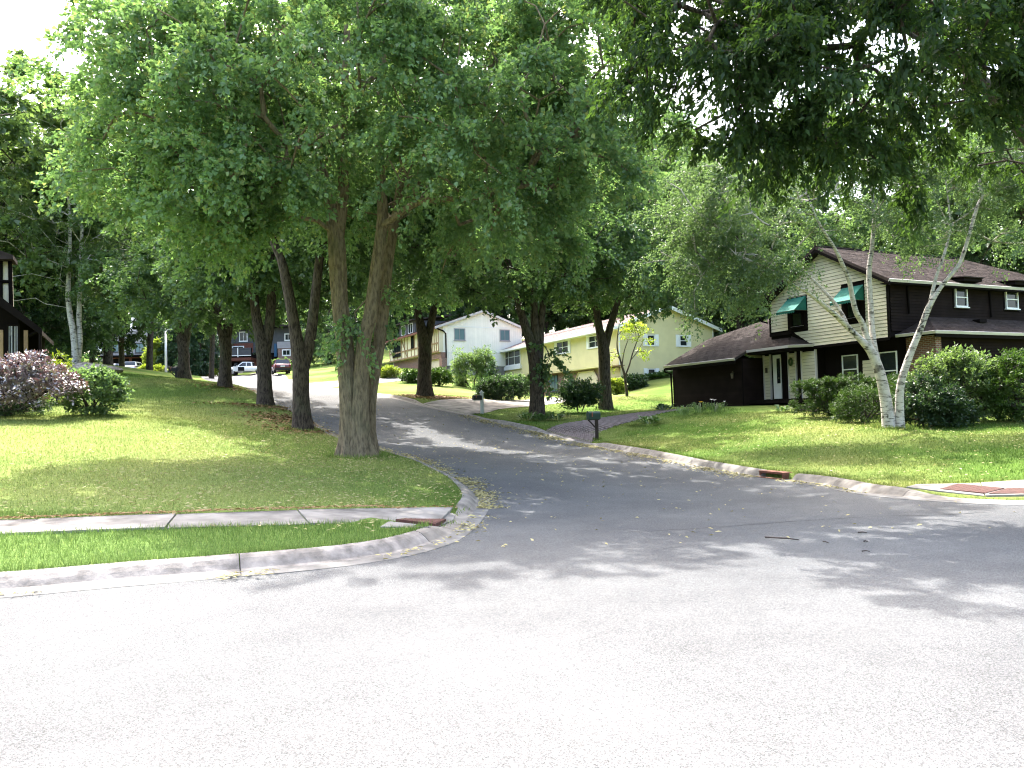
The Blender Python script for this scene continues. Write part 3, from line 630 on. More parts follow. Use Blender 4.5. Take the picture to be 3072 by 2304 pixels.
s_back = [(np.array([b[0] + .22, b[1] + .4, bz - .2]), .26), (lp(370, 400, 20.5), .2), (lp(381, 330, 20.5), .2), (lp(387, 269, 20.6), .17), (lp(398, 200, 20.8), .13), (lp(415, 80, 21), .09), (lp(430, -60, 21), .05)]
s_bough = [(lp(380, 228, 19.8), .09), (lp(420, 202, 19), .08), (lp(470, 198, 18.2), .065), (lp(530, 185, 17.6), .04)]
s_bough2 = [(lp(340, 130, 19.8), .07), (lp(325, 133, 18.5), .055), (lp(305, 146, 17.6), .045), (lp(287, 148, 17.0), .03)]
EL = [(-3.8, 20.8, 11.6, 5.9, 5.2, 4.6, 1.0), (-7.3, 18.2, 8.6, 3.1, 3.0, 2.6, 1.9), (-.4, 18.2, 9.0, 3.6, 3.4, 3.0, 1.7), (-4.2, 17.2, 9.4, 4.2, 3.0, 2.5, 1.8), (-1.5, 24.0, 9.5, 4.8, 3.6, 3.6, 1.0), (-8.8, 19.4, 10.6, 1.8, 2.8, 2.4, 1.4), (-6.4, 17.6, 7.0, 2.4, 2.4, 1.2, 2.4), (1.0, 19, 7.4, 2.4, 2.4, 1.6, 1.8), (1.6, 22, 11.5, 3.2, 4.0, 3.5, 1.1), (2.4, 19.8, 11.0, 2.0, 2.4, 2.6, 1.4), (-6.0, 16.4, 6.6, 1.6, 1.4, .9, 3.0)]
ex = [at(x, y, dd) for x, y, dd in [(355, 312, 19.7), (356, 322, 19.6), (386, 318, 20.7), (390, 292, 20.6)]]
SL = lambda st: [(p, r * .82) for p, r in st]
tree('linden_tree', b, [SL(s_left), SL(s_left2), SL(s_right), SL(s_back), s_bough, s_bough2], EL, 930, 285, M['linden'], M['bark'], 'large linden with two fused grey-brown trunks standing at the street corner', seed=11, lk=LK, stem_n=84, flare=1.7, zmin=4.2, ridge=.06, extra_pts=ex, clump=.7, hollow=.58, keepout=lambda p: 312 < pxof(p)[0] < 398 and pxof(p)[1] > 150 and p[1] < 20.3)

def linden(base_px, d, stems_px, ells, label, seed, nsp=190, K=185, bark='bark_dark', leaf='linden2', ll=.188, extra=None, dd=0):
    b = at(*base_px, d); b[2] = G(b[0], b[1]); st = []
    for i, s in enumerate(stems_px): st.append(pxstem(s, d + (.12 * i), dd))
    st[0] = ground_stem(st[0]); st[0][0][0][:2] = b[:2]
    e2 = [(b[0] + e[0], b[1] + e[1], b[2] + e[2]) + tuple(e[3:]) for e in ells]
    return tree('linden_tree', b, st, e2, int(nsp * 1.35), K, M[leaf], M[bark], label, group='lindens lining the side street', seed=seed, lk=dict(twig=1.0, ll=ll, lw=ll * .8, droop=.4, spread=.9, flat=.6, hang=.35), stem_n=14, zmin=3.5, extra_pts=extra, ridge=.05)
std = lambda r=4.6, h=11.5, rz=5.2, lo=6.5: [(0, 0, h, r, r, rz, 1), (-.3, -.3, lo, r * .95, r * .9, 2.0, 1.9)]
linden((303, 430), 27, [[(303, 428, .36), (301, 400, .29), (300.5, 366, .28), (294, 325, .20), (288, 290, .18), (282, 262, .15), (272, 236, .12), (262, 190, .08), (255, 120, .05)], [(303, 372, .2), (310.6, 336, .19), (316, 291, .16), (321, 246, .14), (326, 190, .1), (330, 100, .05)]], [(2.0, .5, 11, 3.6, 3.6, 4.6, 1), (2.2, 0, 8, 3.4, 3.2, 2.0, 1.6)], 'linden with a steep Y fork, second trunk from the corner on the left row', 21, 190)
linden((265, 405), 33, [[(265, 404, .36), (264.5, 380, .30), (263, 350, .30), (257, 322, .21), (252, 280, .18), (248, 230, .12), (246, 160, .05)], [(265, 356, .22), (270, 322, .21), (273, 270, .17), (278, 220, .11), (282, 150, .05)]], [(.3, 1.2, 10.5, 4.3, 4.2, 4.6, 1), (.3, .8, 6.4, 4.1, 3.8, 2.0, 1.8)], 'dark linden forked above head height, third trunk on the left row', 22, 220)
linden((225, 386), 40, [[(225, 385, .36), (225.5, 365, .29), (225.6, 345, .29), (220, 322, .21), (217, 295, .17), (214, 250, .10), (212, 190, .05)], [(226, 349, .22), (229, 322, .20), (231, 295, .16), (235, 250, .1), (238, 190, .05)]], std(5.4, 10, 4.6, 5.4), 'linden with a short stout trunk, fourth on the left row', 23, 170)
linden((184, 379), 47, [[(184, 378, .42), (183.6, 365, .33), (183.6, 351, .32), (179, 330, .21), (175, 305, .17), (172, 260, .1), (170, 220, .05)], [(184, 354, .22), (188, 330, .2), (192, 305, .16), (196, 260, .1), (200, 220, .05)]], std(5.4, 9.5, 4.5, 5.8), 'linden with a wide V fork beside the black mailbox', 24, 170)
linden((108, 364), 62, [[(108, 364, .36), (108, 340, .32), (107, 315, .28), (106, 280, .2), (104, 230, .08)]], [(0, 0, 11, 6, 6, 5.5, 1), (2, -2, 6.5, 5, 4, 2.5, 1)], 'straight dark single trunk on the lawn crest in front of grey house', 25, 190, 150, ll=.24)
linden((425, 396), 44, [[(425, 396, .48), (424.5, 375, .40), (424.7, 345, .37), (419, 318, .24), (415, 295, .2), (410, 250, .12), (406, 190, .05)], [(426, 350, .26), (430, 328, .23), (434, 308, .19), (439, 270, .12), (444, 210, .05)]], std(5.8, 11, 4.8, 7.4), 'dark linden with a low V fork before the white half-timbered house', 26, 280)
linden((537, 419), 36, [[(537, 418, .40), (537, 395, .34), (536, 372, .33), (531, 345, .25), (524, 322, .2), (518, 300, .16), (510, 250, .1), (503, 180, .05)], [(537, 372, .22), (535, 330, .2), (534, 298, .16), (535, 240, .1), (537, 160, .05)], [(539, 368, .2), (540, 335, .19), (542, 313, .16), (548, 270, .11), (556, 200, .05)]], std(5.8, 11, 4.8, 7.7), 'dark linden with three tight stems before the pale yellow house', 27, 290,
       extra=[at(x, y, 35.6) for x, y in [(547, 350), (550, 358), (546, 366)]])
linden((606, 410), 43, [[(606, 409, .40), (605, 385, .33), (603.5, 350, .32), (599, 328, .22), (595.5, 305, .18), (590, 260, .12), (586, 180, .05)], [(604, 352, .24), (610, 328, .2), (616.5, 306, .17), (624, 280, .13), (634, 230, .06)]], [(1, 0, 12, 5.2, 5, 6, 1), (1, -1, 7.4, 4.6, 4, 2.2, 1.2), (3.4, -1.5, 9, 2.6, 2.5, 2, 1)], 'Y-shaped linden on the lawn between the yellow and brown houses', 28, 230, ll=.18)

# --- overhanging ash from the right (its trunk stands outside the frame)
AK = dict(twig=.55, ll=.125, lw=.056, droop=.5, spread=.8, flat=.8, hang=.7, twigs=6)
ab = np.array([12.8, 16.4, G(12.8, 16.4)])
ast = [[(ab + (0, 0, -.2), .36), (ab + (0, 0, 1.2), .3), (ab + (-.2, -.1, 3), .27), (ab + (-.6, -.4, 5), .23), (ab + (-1.4, -1, 7), .18), (ab + (-2, -1.4, 10), .1), (ab + (-2.2, -1.5, 13), .05)],
       [(ab + (-.4, -.3, 4.2), .17), (ab + (-2.5, -1.6, 6.2), .14), (ab + (-5, -2.9, 7.6), .10), (ab + (-7.5, -3.8, 8.0), .07), (ab + (-9.6, -4.3, 7.6), .04)],
       [(ab + (-1.2, -.9, 6.6), .13), (ab + (-3.4, -2.8, 8.0), .1), (ab + (-5.6, -4.4, 8.4), .07), (ab + (-7.4, -5.2, 8.2), .04)],
       [(ab + (-.2, 0, 4.8), .15), (ab + (1.5, -2, 7.5), .11), (ab + (3, -4, 9), .06)]]
AE = []
for px, py, d, r, wgt in [(650, 20, 13, 1.3, 1.5), (685, 85, 12.8, 1.0, 1.7), (720, 55, 12.2, 1.5, 1.5), (740, 125, 12.6, .9, 1.9), (780, 145, 12.6, .9, 2.0), (800, 65, 11.8, 1.6, 1.6), (835, 125, 12.4, 1.0, 2.0), (890, 150, 12.4, .8, 2.4), (870, 65, 11.7, 1.5, 1.7), (900, 185, 12.6, .45, 3.6), (885, 205, 12.8, .3, 3.6), (940, 25, 11.2, 1.5, 1.6), (985, 55, 11.4, 1.1, 1.8), (1030, 40, 11.2, 1.3, 1.4), (1080, 30, 11.2, 1.6, 1.2), (640, -50, 13, 1.6, 1.1), (740, -40, 12.2, 1.9, 1.0), (850, -50, 11.7, 1.9, 1.0), (960, -80, 11.2, 2.0, .9)]:
    p = at(px, py, d); AE.append((p[0], p[1], p[2], r * 1.05, r * 1.0, r * .85, wgt))
AE += [(8.5, 14, 11.2, 4.2, 3.2, 2.4, .5), (13, 16, 10, 4.5, 4.5, 4.0, .45), (16, 14, 9, 3, 4, 3, .4)]
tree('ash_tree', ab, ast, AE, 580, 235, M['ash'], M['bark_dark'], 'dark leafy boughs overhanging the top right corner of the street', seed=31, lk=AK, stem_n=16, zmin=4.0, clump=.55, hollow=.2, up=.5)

# --- birch clump in front of the brown house
BD = 24.0
bb = at(892, 425, BD); bb[2] = G(bb[0], bb[1])
bst = [[(at(889, 425, BD), .19), (at(886, 402, BD), .165), (at(881.5, 379, BD), .15), (at(876, 362, BD), .14), (at(869.5, 349, BD), .13), (at(857, 336, BD), .085), (at(845, 324, BD), .08), (at(832, 312, BD - .2), .07), (at(807, 292, BD - .6), .05), (at(792, 284, BD - .9), .03), (at(770, 262, BD - 1.3), .012)],
       [(at(848, 327, BD), .06), (at(842, 314, BD + .2), .055), (at(833, 301, BD + .3), .05), (at(821, 288, BD + .5), .045), (at(800, 265, BD + .8), .03), (at(775, 225, BD + 1), .012)],
       [(at(871, 351, BD), .10), (at(863, 325, BD), .08), (at(856, 312, BD - .2), .075), (at(852, 295, BD - .3), .07), (at(849, 280, BD - .4), .065), (at(841, 261, BD - .6), .055), (at(834, 247, BD - .8), .045), (at(815, 215, BD - 1.2), .03), (at(800, 170, BD - 1.5), .012)],
       [(at(877, 362, BD + .1), .10), (at(873, 338, BD + .2), .085), (at(870.7, 307, BD + .3), .08), (at(869, 271, BD + .4), .075), (at(872, 247, BD + .5), .065), (at(874, 210, BD + .6), .05), (at(868, 160, BD + .8), .03), (at(872, 110, BD + 1), .012)],
       [(at(900, 424, BD - .1), .14), (at(899.6, 412, BD - .1), .125), (at(900.8, 385, BD - .2), .11), (at(909, 357.6, BD - .3), .10), (at(920, 330, BD - .4), .09), (at(930, 304.5, BD - .5), .085), (at(941, 287, BD - .5), .06), (at(954, 271, BD - .6), .058), (at(962, 258, BD - .6), .055), (at(977, 208, BD - .8), .048), (at(982, 197, BD - .8), .045), (at(979.5, 185, BD - .8), .043), (at(986.5, 166, BD - .9), .038), (at(1024, 122, BD - 1.2), .025), (at(1075, 60, BD - 1.4), .012)],
       [(at(930, 304, BD - .45), .06), (at(934, 285, BD - .4), .05), (at(938, 271, BD - .4), .045), (at(943, 258, BD - .4), .042), (at(950, 225, BD), .03), (at(945, 175, BD + .3), .012)]]
bst = [[(p, r * 1.05) for p, r in st_] for st_ in bst]
for s in (0, 4): bst[s] = ground_stem(bst[s])
BE = []
for px, py, d, r, rz, wgt in [(760, 215, 23, 1.7, 1.4, 1.2), (715, 250, 23.5, 1.4, 1.1, 1.1), (745, 285, 23.2, .9, .6, .8), (790, 255, 23.2, .9, .6, .7), (840, 190, 24, 1.9, 1.4, .8), (800, 140, 24, 2, 1.6, .7), (885, 225, 24.5, 1.2, .6, .7), (930, 228, 24, 1.4, .6, .8), (960, 190, 24, 2, 1.4, .9), (1000, 140, 23.5, 2.2, 1.7, .8), (880, 120, 25, 2.4, 2, .7), (1050, 190, 23.5, 1.6, 2, .8), (700, 195, 24, 1.6, 1.5, .9), (668, 250, 24, .9, .8, .6), (1005, 235, 24.5, 1.0, .5, .5), (700, 300, 23.5, .6, .35, .6), (775, 272, 22.8, .8, .5, 1.3), (745, 258, 22.6, 1.0, .6, 1.2), (800, 285, 23.4, .5, .3, 1.2)]:
    p = at(px, py, d); BE.append((p[0], p[1], p[2], r, r, rz, wgt))
BK = dict(twig=.75, ll=.078, lw=.06, droop=.75, spread=.75, flat=.8, hang=.6, twigs=6)
tree('birch_tree', bb, bst, BE, 490, 225, M['birch'], M['birchbark'], 'clump of leaning white birch trunks on the brown house lawn', seed=41, lk=BK, stem_n=14, flare=.18, zmin=2.5, ridge=.03, hollow=.15, up=1.0)

# --- birch on the left, in front of the far trees
lbz = at(76, 368, 46); lbz[2] = G(lbz[0], lbz[1])
lst = [[(at(76, 368, 46), .22), (at(75, 350, 46), .19), (at(73, 330, 46), .18), (at(70.5, 318, 46), .16), (at(68, 296, 46), .14), (at(69, 268, 46), .12), (at(70, 225, 46), .09), (at(66, 160, 46), .04)],
       [(at(78, 362, 46.2), .16), (at(80, 340, 46.2), .15), (at(79, 318, 46.2), .14), (at(80, 285, 46.2), .12), (at(81, 250, 46.2), .10), (at(84, 190, 46.2), .05)]]
lst[0] = ground_stem(lst[0])
le = [(lbz[0] + a, lbz[1] + b_, lbz[2] + c, d, e, f, g) for a, b_, c, d, e, f, g in [(-1, 0, 10.5, 4.2, 3.5, 3.5, 1), (-3.2, -1, 8, 3, 3, 2.5, 1), (2.4, 0, 7.5, 2.8, 3, 2.2, 1), (0, 0, 13.5, 3, 3, 3, .8), (-2, -1.5, 4.8, 2.5, 2, 1.4, .7)]]
tree('birch_tree', lbz, lst, le, 230, 150, M['pale'], M['birchbark'], 'twin-stemmed white birch behind the maroon shrub on the left', seed=42, lk=dict(twig=.9, ll=.12, lw=.09, droop=.6, spread=.8, flat=.8, hang=.5), zmin=3.5, ridge=.03, hollow=.3, flare=.1)

# --- trees farther off: a few prototypes, copied, each its own tree
def proto(seed, h, cr, leaf, bark='bark_dark', nsp=120, K=90, ll=.3, conifer=False, lo=.28, trunk_r=.28, shape=1.0):
    base = np.zeros(3); r_ = np.random.default_rng(seed)
    if conifer:
        st = [[(np.array([0, 0, -.3]), trunk_r), (np.array([0, 0, h * .4]), trunk_r * .7), (np.array([.1, 0, h]), .02)]]
        e = [(0, 0, h * (.12 + .8 * i / 7), cr * (1 - i / 7.6), cr * (1 - i / 7.6), h * .07, 1.0) for i in range(8)]
    else:
        a = r_.uniform(-1, 1, 4)
        st = [[(np.array([0, 0, -.3]), trunk_r * 1.3), (np.array([0, 0, 1]), trunk_r), (np.array([a[0] * .2, a[1] * .2, h * .35]), trunk_r * .8), (np.array([a[0] * .6, a[1] * .6, h * .65]), trunk_r * .45), (np.array([a[0], a[1], h * .95]), .03)],
              [(np.array([a[0] * .1, a[1] * .1, h * .25]), trunk_r * .6), (np.array([a[2] * 1.5, a[3] * 1.5, h * .5]), trunk_r * .4), (np.array([a[2] * 2.6, a[3] * 2.6, h * .75]), .03)]]
        e = [(a[0] * .5, a[1] * .5, h * .64, cr, cr, h * .34, 1), (0, 0, h * (lo + .2), cr * .95, cr * .95, h * .17, 1.3)]
        for k in range(8):
            an = k * 1.05 + r_.uniform(0, 1); e.append((math.cos(an) * cr * .62, math.sin(an) * cr * .62, h * r_.uniform(lo + .1, max(.78, lo + .2)), cr * .5, cr * .5, h * .14, 1.5))
    t = tree('tree_model', base, st, e, nsp, K, M[leaf], M[bark], 'x y z w', seed=seed, lk=dict(twig=1.15, ll=ll, lw=ll * .8, droop=.35 if not conifer else .5, spread=.9, flat=.6, hang=.3), stem_n=8, zmin=h * .2, hollow=.3, flare=.1, clump=.6)
    return t
PR = {'a': proto(51, 17, 5.4, 'green', nsp=230, K=150, ll=.28, lo=.1), 'b': proto(52, 20, 6.2, 'deep', nsp=250, K=150, ll=.3, lo=.1), 'c': proto(53, 15, 4.8, 'pale', nsp=200, K=150, ll=.26, lo=.12), 'd': proto(54, 14, 4.6, 'green', nsp=220, K=150, ll=.24, lo=.02), 'f': proto(56, 18, 5.2, 'green', nsp=210, K=150, ll=.26, lo=.40), 'e': proto(55, 17, 3.4, 'conifer', nsp=220, K=120, ll=.28, conifer=True)}
BG = [ # pixel x, distance, model, scale, spin, label
 (8, 47, 'c', 1.45, 0, 'tall hazy pale tree rising at the upper left edge behind the timbered house'),
 (150, 140, 'a', 1.1, 1, 'bright green tree left of the light pole behind grey house'),
 (60, 58, 'd', 1.0, 2, 'dense green tree directly behind the twin-stemmed birch'),
 (22, 50, 'b', .68, 3, 'dark green tree beside the timbered house gable'),
 (150, 68, 'f', .95, 4, 'leafy tree whose low boughs hang over the grey stucco house'),
 (122, 76, 'f', 1.0, 5, 'high-crowned green tree between the birch and the crest trunk'),
 (176, 112, 'e', .75, 0, 'blue-green conifer between light pole and the far dark house'),
 (200, 104, 'e', .8, 2, 'dark conifer behind the yellow flower bed'),
 (212, 140, 'b', 1.1, 1, 'tall dark tree behind the far dark house on its left'),
 (290, 150, 'a', 1.2, 2, 'tall green tree behind the far dark house on its right'),
 (330, 118, 'd', 1.1, 3, 'green tree on the bright hill lawn beyond red car'),
 (372, 96, 'b', .85, 4, 'dark tree left of the white half-timbered house'),
 (352, 130, 'b', 1.2, 0, 'tall dark tree beyond the side street seen past the corner linden'),
 (405, 100, 'a', 1.0, 5, 'green tree rising behind the grey dormer roof'),
 (455, 104, 'b', 1.0, 1, 'dark tree behind the white gable, to the left of its peak'),
 (505, 96, 'b', 1.05, 2, 'dark tree behind the white gable, to the right of its peak'),
 (560, 92, 'a', 1.25, 3, 'sunlit green tree behind the yellow house chimney vent'),
 (548, 90, 'c', .95, 3, 'pale blue-green tree peeking over the yellow house roof'),
 (625, 92, 'b', 1.4, 4, 'dark tree behind the peak of the yellow gable'),
 (668, 92, 'd', 1.6, 5, 'bright green tree between the yellow gable and the brown garage'),
 (742, 64, 'a', 1.2, 0, 'green tree behind the brown garage roof'),
 (735, 74, 'd', 1.5, 1, 'loose green tree behind the brown house gable'),
 (790, 90, 'c', 1.0, 2, 'pale tree beyond the brown house ridge in the sky gap'),
 (905, 64, 'c', 1.2, 3, 'pale green tree above the brown house roof ridge'),
 (975, 54, 'd', 1.45, 4, 'green tree behind the hipped end of the brown roof'),
 (1035, 50, 'a', 1.2, 5, 'tall green tree at the far right behind the brown house'),
 (690, 72, 'c', 1.45, 2, 'tall airy light-green tree right of the Y-shaped linden'),
 (-30, 60, 'a', 1.1, 2, 'green tree cut by the left edge above the timbered house'),
 (92, 74, 'b', .8, 4, 'dark tree filling the gap behind the left birch and the crest trunk'),
 (212, 78, 'f', .9, 0, 'dark low-crowned tree over the far street bend'),
 (176, 122, 'b', .8, 3, 'dark tree behind the light pole'),
 (250, 128, 'd', 1.2, 2, 'green tree overhanging the far dark house roof'),
 (470, 102, 'a', 1.2, 2, 'green tree between the white gable and the yellow roof'),
 (592, 94, 'b', 1.15, 1, 'dark tree close behind the middle of the yellow roof'),
 (820, 58, 'd', 1.0, 5, 'bushy green tree just behind the brown gable'),
 (645, 96, 'a', 1.7, 4, 'tall green tree rising above the right end of the yellow roof'),
 (40, 66, 'a', 1.35, 3, 'tall green tree behind the left birch crown'),
 (250, 165, 'e', 1.3, 1, 'far conifer above the dark house balcony'),
]
first = {}
for px, d, k, s, a, lb in BG:
    x = at(px, 400, d)[0]; src = PR[k]
    if k not in first: o = src; first[k] = 1
    else: o = copy_tree(src)
    o.name = 'tree' if k != 'e' else 'conifer_tree'; o.location = (x, d, G(x, d) - .1); o.scale = (s, s, s * (1 + .06 * ((a * 7) % 3 - 1))); o.rotation_euler = (0, 0, a * 1.7 + px * .01)
    sset(o, lb, 'tree', 'trees behind the houses')
# far wooded hillside that reads as one mass
r_ = np.random.default_rng(77); n = 1900
ax = r_.uniform(-2.0, 1.8, n); dd = r_.uniform(135, 215, n); X = ax * dd * .55; Y = dd
Z = H(X, Y) + r_.uniform(0, 1, n) * (17 + 7 * np.sin(X * .11) * np.sin(X * .043 + 2) + 4 * np.sin(X * .31))
LV, LF, rn = leaves(np.c_[X, Y, Z], nrmz(r_.normal(0, 1, (n, 3))), 44, r_, twig=3.6, ll=1.1, lw=.85, droop=.2, spread=1.0)
sset(link('woods', np_mesh('woods', LV, LF, [M['deep']], rnd=rn)), 'wooded hillside far behind the houses', kind='stuff')
# ------------------------------------------------------------------ houses
M['cream'] = pmat('cream_siding', (.60, .55, .40), .10, 1.2, .7, .08, 30, perobj=.05)
M['brown'] = pmat('dark_brown_siding', (.013, .0085, .0072), .3, 2, .9, .15, 30, perobj=.12, spec=.08)
M['browntrim'] = pmat('dark_brown_trim', (.008, .006, .0055), .2, 3, .9, .1, 30, spec=.06)
M['roofbrown'] = pmat('brown_shingle', (.047, .036, .032), .35, 2.2, .95, .6, 90, perobj=.10, spec=.1)
M['roofgrey'] = pmat('grey_brown_shingle', (.043, .035, .032), .35, 2.2, .95, .6, 90, perobj=.12, spec=.1)
M['rooftan'] = pmat('faded_tan_shingle', (.35, .28, .26), .2, 3, .95, .4, 60, perobj=.06, spec=.1)
M['drip'] = pmat('pale_drip_edge', (.5, .47, .46), .1, 3, .6, 0)
M['white'] = pmat('white_paint', (.74, .74, .72), .06, 2, .6, .05, 30, perobj=.03)
M['whitesiding'] = pmat('white_panel_siding', (.80, .77, .70), .06, 1.5, .75, .08, 30, perobj=.03)
M['yellow'] = pmat('pale_yellow_siding', (.64, .57, .32), .08, 1.4, .7, .06, 30, perobj=.03)
M['yellowdoor'] = pmat('cream_garage_door', (.62, .53, .40), .06, 2, .7, .05, 30)
M['brick'] = brick_mat('red_brick'); M['brickbrown'] = brick_mat('brown_brick', 1.0, (.20, .095, .065), (.10, .055, .042), (.34, .30, .27))
M['awning'] = pmat('green_awning_canvas', (.015, .13, .10), .25, 6, .8, .15, 60)
M['stone'] = pmat('foundation_block', (.22, .21, .2), .3, 4, .9, .4, 30)
M['timber'] = pmat('tan_timber', (.26, .17, .09), .3, 3, .8, .2, 30)
M['stucco'] = pmat('grey_stucco', (.30, .285, .30), .12, 1.5, .9, .15, 50)
M['slate'] = pmat('slate_blue_siding', (.065, .068, .074), .15, 2, .8, .1, 30)
M['redwood'] = pmat('red_stained_wood', (.13, .045, .03), .3, 4, .8, .15, 30)
M['brass'] = pmat('weathered_metal', (.12, .10, .08), .3, 9, .45, .1, 40, metal=.7)
M['curtain'] = pmat('curtain', (.35, .36, .38), .2, 3, .9, .3, 12, (12, 12, .3))
M['pot'] = pmat('clay_pot', (.25, .10, .06), .2, 8, .85, .1, 40)

def mx(c): return lambda s, z, o: (c - o, s, z)      # wall facing -x at x = c
def my(c): return lambda s, z, o: (s, c - o, z)      # wall facing -y at y = c

def iv(poly, z):
    xs = []
    for (s0, z0), (s1, z1) in zip(poly, poly[1:] + poly[:1]):
        if (z0 <= z < z1) or (z1 <= z < z0): xs.append(s0 + (s1 - s0) * (z - z0) / (z1 - z0))
    return (min(xs), max(xs)) if len(xs) >= 2 else None

def siding(par, mp, poly, ch, mat, holes=(), joined=False, name='siding_board', b0=.03, b1=.012, gap=.0):
    zs = [p[1] for p in poly]; z = min(zs); zt = max(zs); J = MB()
    while z < zt - .02:
        a, b = z, min(z + ch - gap, zt); A = iv(poly, a + 1e-4); B = iv(poly, b - 1e-4)
        if A is None: z += ch; continue
        if B is None: B = ((A[0] + A[1]) / 2 - .02, (A[0] + A[1]) / 2 + .02)
        cuts = sorted((h[0], h[1]) for h in holes if h[2] < b - .02 and h[3] > a + .02); lo = [(max(A[0], B[0]) if False else None)]
        segs = []; cur = None; s_l = A[0]; s_lb = B[0]
        for c0, c1 in cuts:
            if c1 <= min(s_l, s_lb) or c0 >= max(A[1], B[1]): continue
            if c0 > min(s_l, s_lb) + .03: segs.append((s_l, c0, min(s_lb, c0), c0))
            s_l = s_lb = c1
        if s_l < A[1] - .02: segs.append((s_l, A[1], s_lb, max(B[1], s_lb)))
        for p0, p1, q0, q1 in segs:
            V = [mp(p0, a, 0), mp(p1, a, 0), mp(q1, b, 0), mp(q0, b, 0), mp(p0, a - .008, b0), mp(p1, a - .008, b0), mp(q1, b, b1), mp(q0, b, b1)]
            F = [(4, 5, 6, 7), (0, 1, 5, 4), (1, 2, 6, 5), (2, 3, 7, 6), (3, 0, 4, 7)]
            if joined: J.add(V, F)
            else: MB().add(V, F).build(name, mat, par)
        z += ch
    if joined: o = J.build(name if name != 'siding_board' else 'siding', mat, par); o['kind'] = 'stuff'

def window(par, mp, s0, s1, z0, z1, fm, gm=None, fw=.055, mull=(1, 2), out=.05, sill=True, back=0.0):
    m = MB(); m.mapbox(mp, s0, s1, z0, z0 + fw, back, out); m.mapbox(mp, s0, s1, z1 - fw, z1, back, out); m.mapbox(mp, s0, s0 + fw, z0 + fw, z1 - fw, back, out); m.mapbox(mp, s1 - fw, s1, z0 + fw, z1 - fw, back, out)
    w_ = m.build('window', fm, par)
    MB().mapbox(mp, s0 + .5 * fw, s1 - .5 * fw, z0 + .5 * fw, z1 - .5 * fw, back + .002, back + .012).build('pane', gm or M['glass'], w_)
    nx, nz = mull
    for i in range(1, nx):
        s = s0 + (s1 - s0) * i / nx; MB().mapbox(mp, s - .022, s + .022, z0 + fw * .9, z1 - fw * .9, back + .013, out - .006).build('mullion', fm, w_)
    for i in range(1, nz):
        z = z0 + (z1 - z0) * i / nz; MB().mapbox(mp, s0 + fw * .9, s1 - fw * .9, z - .022, z + .022, back + .014, out - .009).build('sash_rail', fm, w_)
    if sill: MB().mapbox(mp, s0 - .05, s1 + .05, z0 - .05, z0 - .002, 0, out + .04).build('sill', fm, w_)
    return w_

def part(par, name, mat, x0, x1, y0, y1, z0, z1): return MB().box(x0, x1, y0, y1, z0, z1).build(name, mat, par)

def roof_plane(par, eL, eR, rR, rL, mat, ch=.145, tab=.32, th=.10, tabs=True, joined=False, drip=None, name='roof'):
    eL, eR, rR, rL = [np.array(p, float) for p in (eL, eR, rR, rL)]; nr = np.cross(eR - eL, (rL + rR) / 2 - eL); nr /= np.linalg.norm(nr)
    if nr[2] < 0: nr = -nr
    poly = [eL, eR, rR, rL] if np.linalg.norm(rR - rL) > .05 else [eL, eR, (rL + rR) / 2]
    ro = MB().slab(poly, -nr * th).build(name, mat, par)
    Lc = max(np.linalg.norm(rL - eL), np.linalg.norm(rR - eR)); n = max(2, int(round(np.linalg.norm(np.cross(eR - eL, rL - eL)) / np.linalg.norm(eR - eL) / ch))); J = MB()
    for i in range(n):
        a0 = eL + (rL - eL) * i / n; a1 = eR + (rR - eR) * i / n; b0 = eL + (rL - eL) * (i + 1) / n; b1 = eR + (rR - eR) * (i + 1) / n
        W = np.linalg.norm(a1 - a0)
        if W < .1: continue
        k = max(1, int(W / tab)) if tabs else 1; mb = J if joined else MB(); off = (i % 3) / 3
        cuts = [0] + [min(1, max(0, (j + off) / k)) for j in range(1, k)] + [1]
        for c0, c1 in zip(cuts[:-1], cuts[1:]):
            if c1 - c0 < .002: continue
            g = (.006 / W) if tabs else 0; p0 = a0 + (a1 - a0) * (c0 + g); p1 = a0 + (a1 - a0) * (c1 - g); q1 = b0 + (b1 - b0) * (c1 - g); q0 = b0 + (b1 - b0) * (c0 + g); h0 = .020 + random.uniform(-.003, .008); dn = (p0 - q0) * (random.uniform(0, .08) if tabs else 0)
            mb.add([p0 + nr * h0 + dn, p1 + nr * h0 + dn, q1 + nr * .006, q0 + nr * .006, p0 + dn, p1 + dn], [(0, 1, 2, 3), (0, 4, 5, 1), (0, 3, 4), (1, 5, 2)])
        if not joined:
            c = mb.build('shingle_course', mat, ro)
    if joined:
        c = J.build('shingle_courses', mat, ro); c['kind'] = 'stuff'
    if drip is not None:
        d_ = eR - eL; MB().slab([eL + nr * .03, eR + nr * .03, eR - nr * th * .9, eL - nr * th * .9], np.cross(d_ / np.linalg.norm(d_), nr) * .03 * drip).build('drip_edge', M['drip'], ro)
    return ro

HA = math.radians(24)
# ============ brown house (cream gable towards the side street)
C0 = at(890, 337, 31); BZ = 1.38
bh = empty('brown_house', (C0[0], C0[1], BZ), HA, 'dark brown two-storey house with cream gable and green awnings', 'house')
Z = lambda z: z - BZ
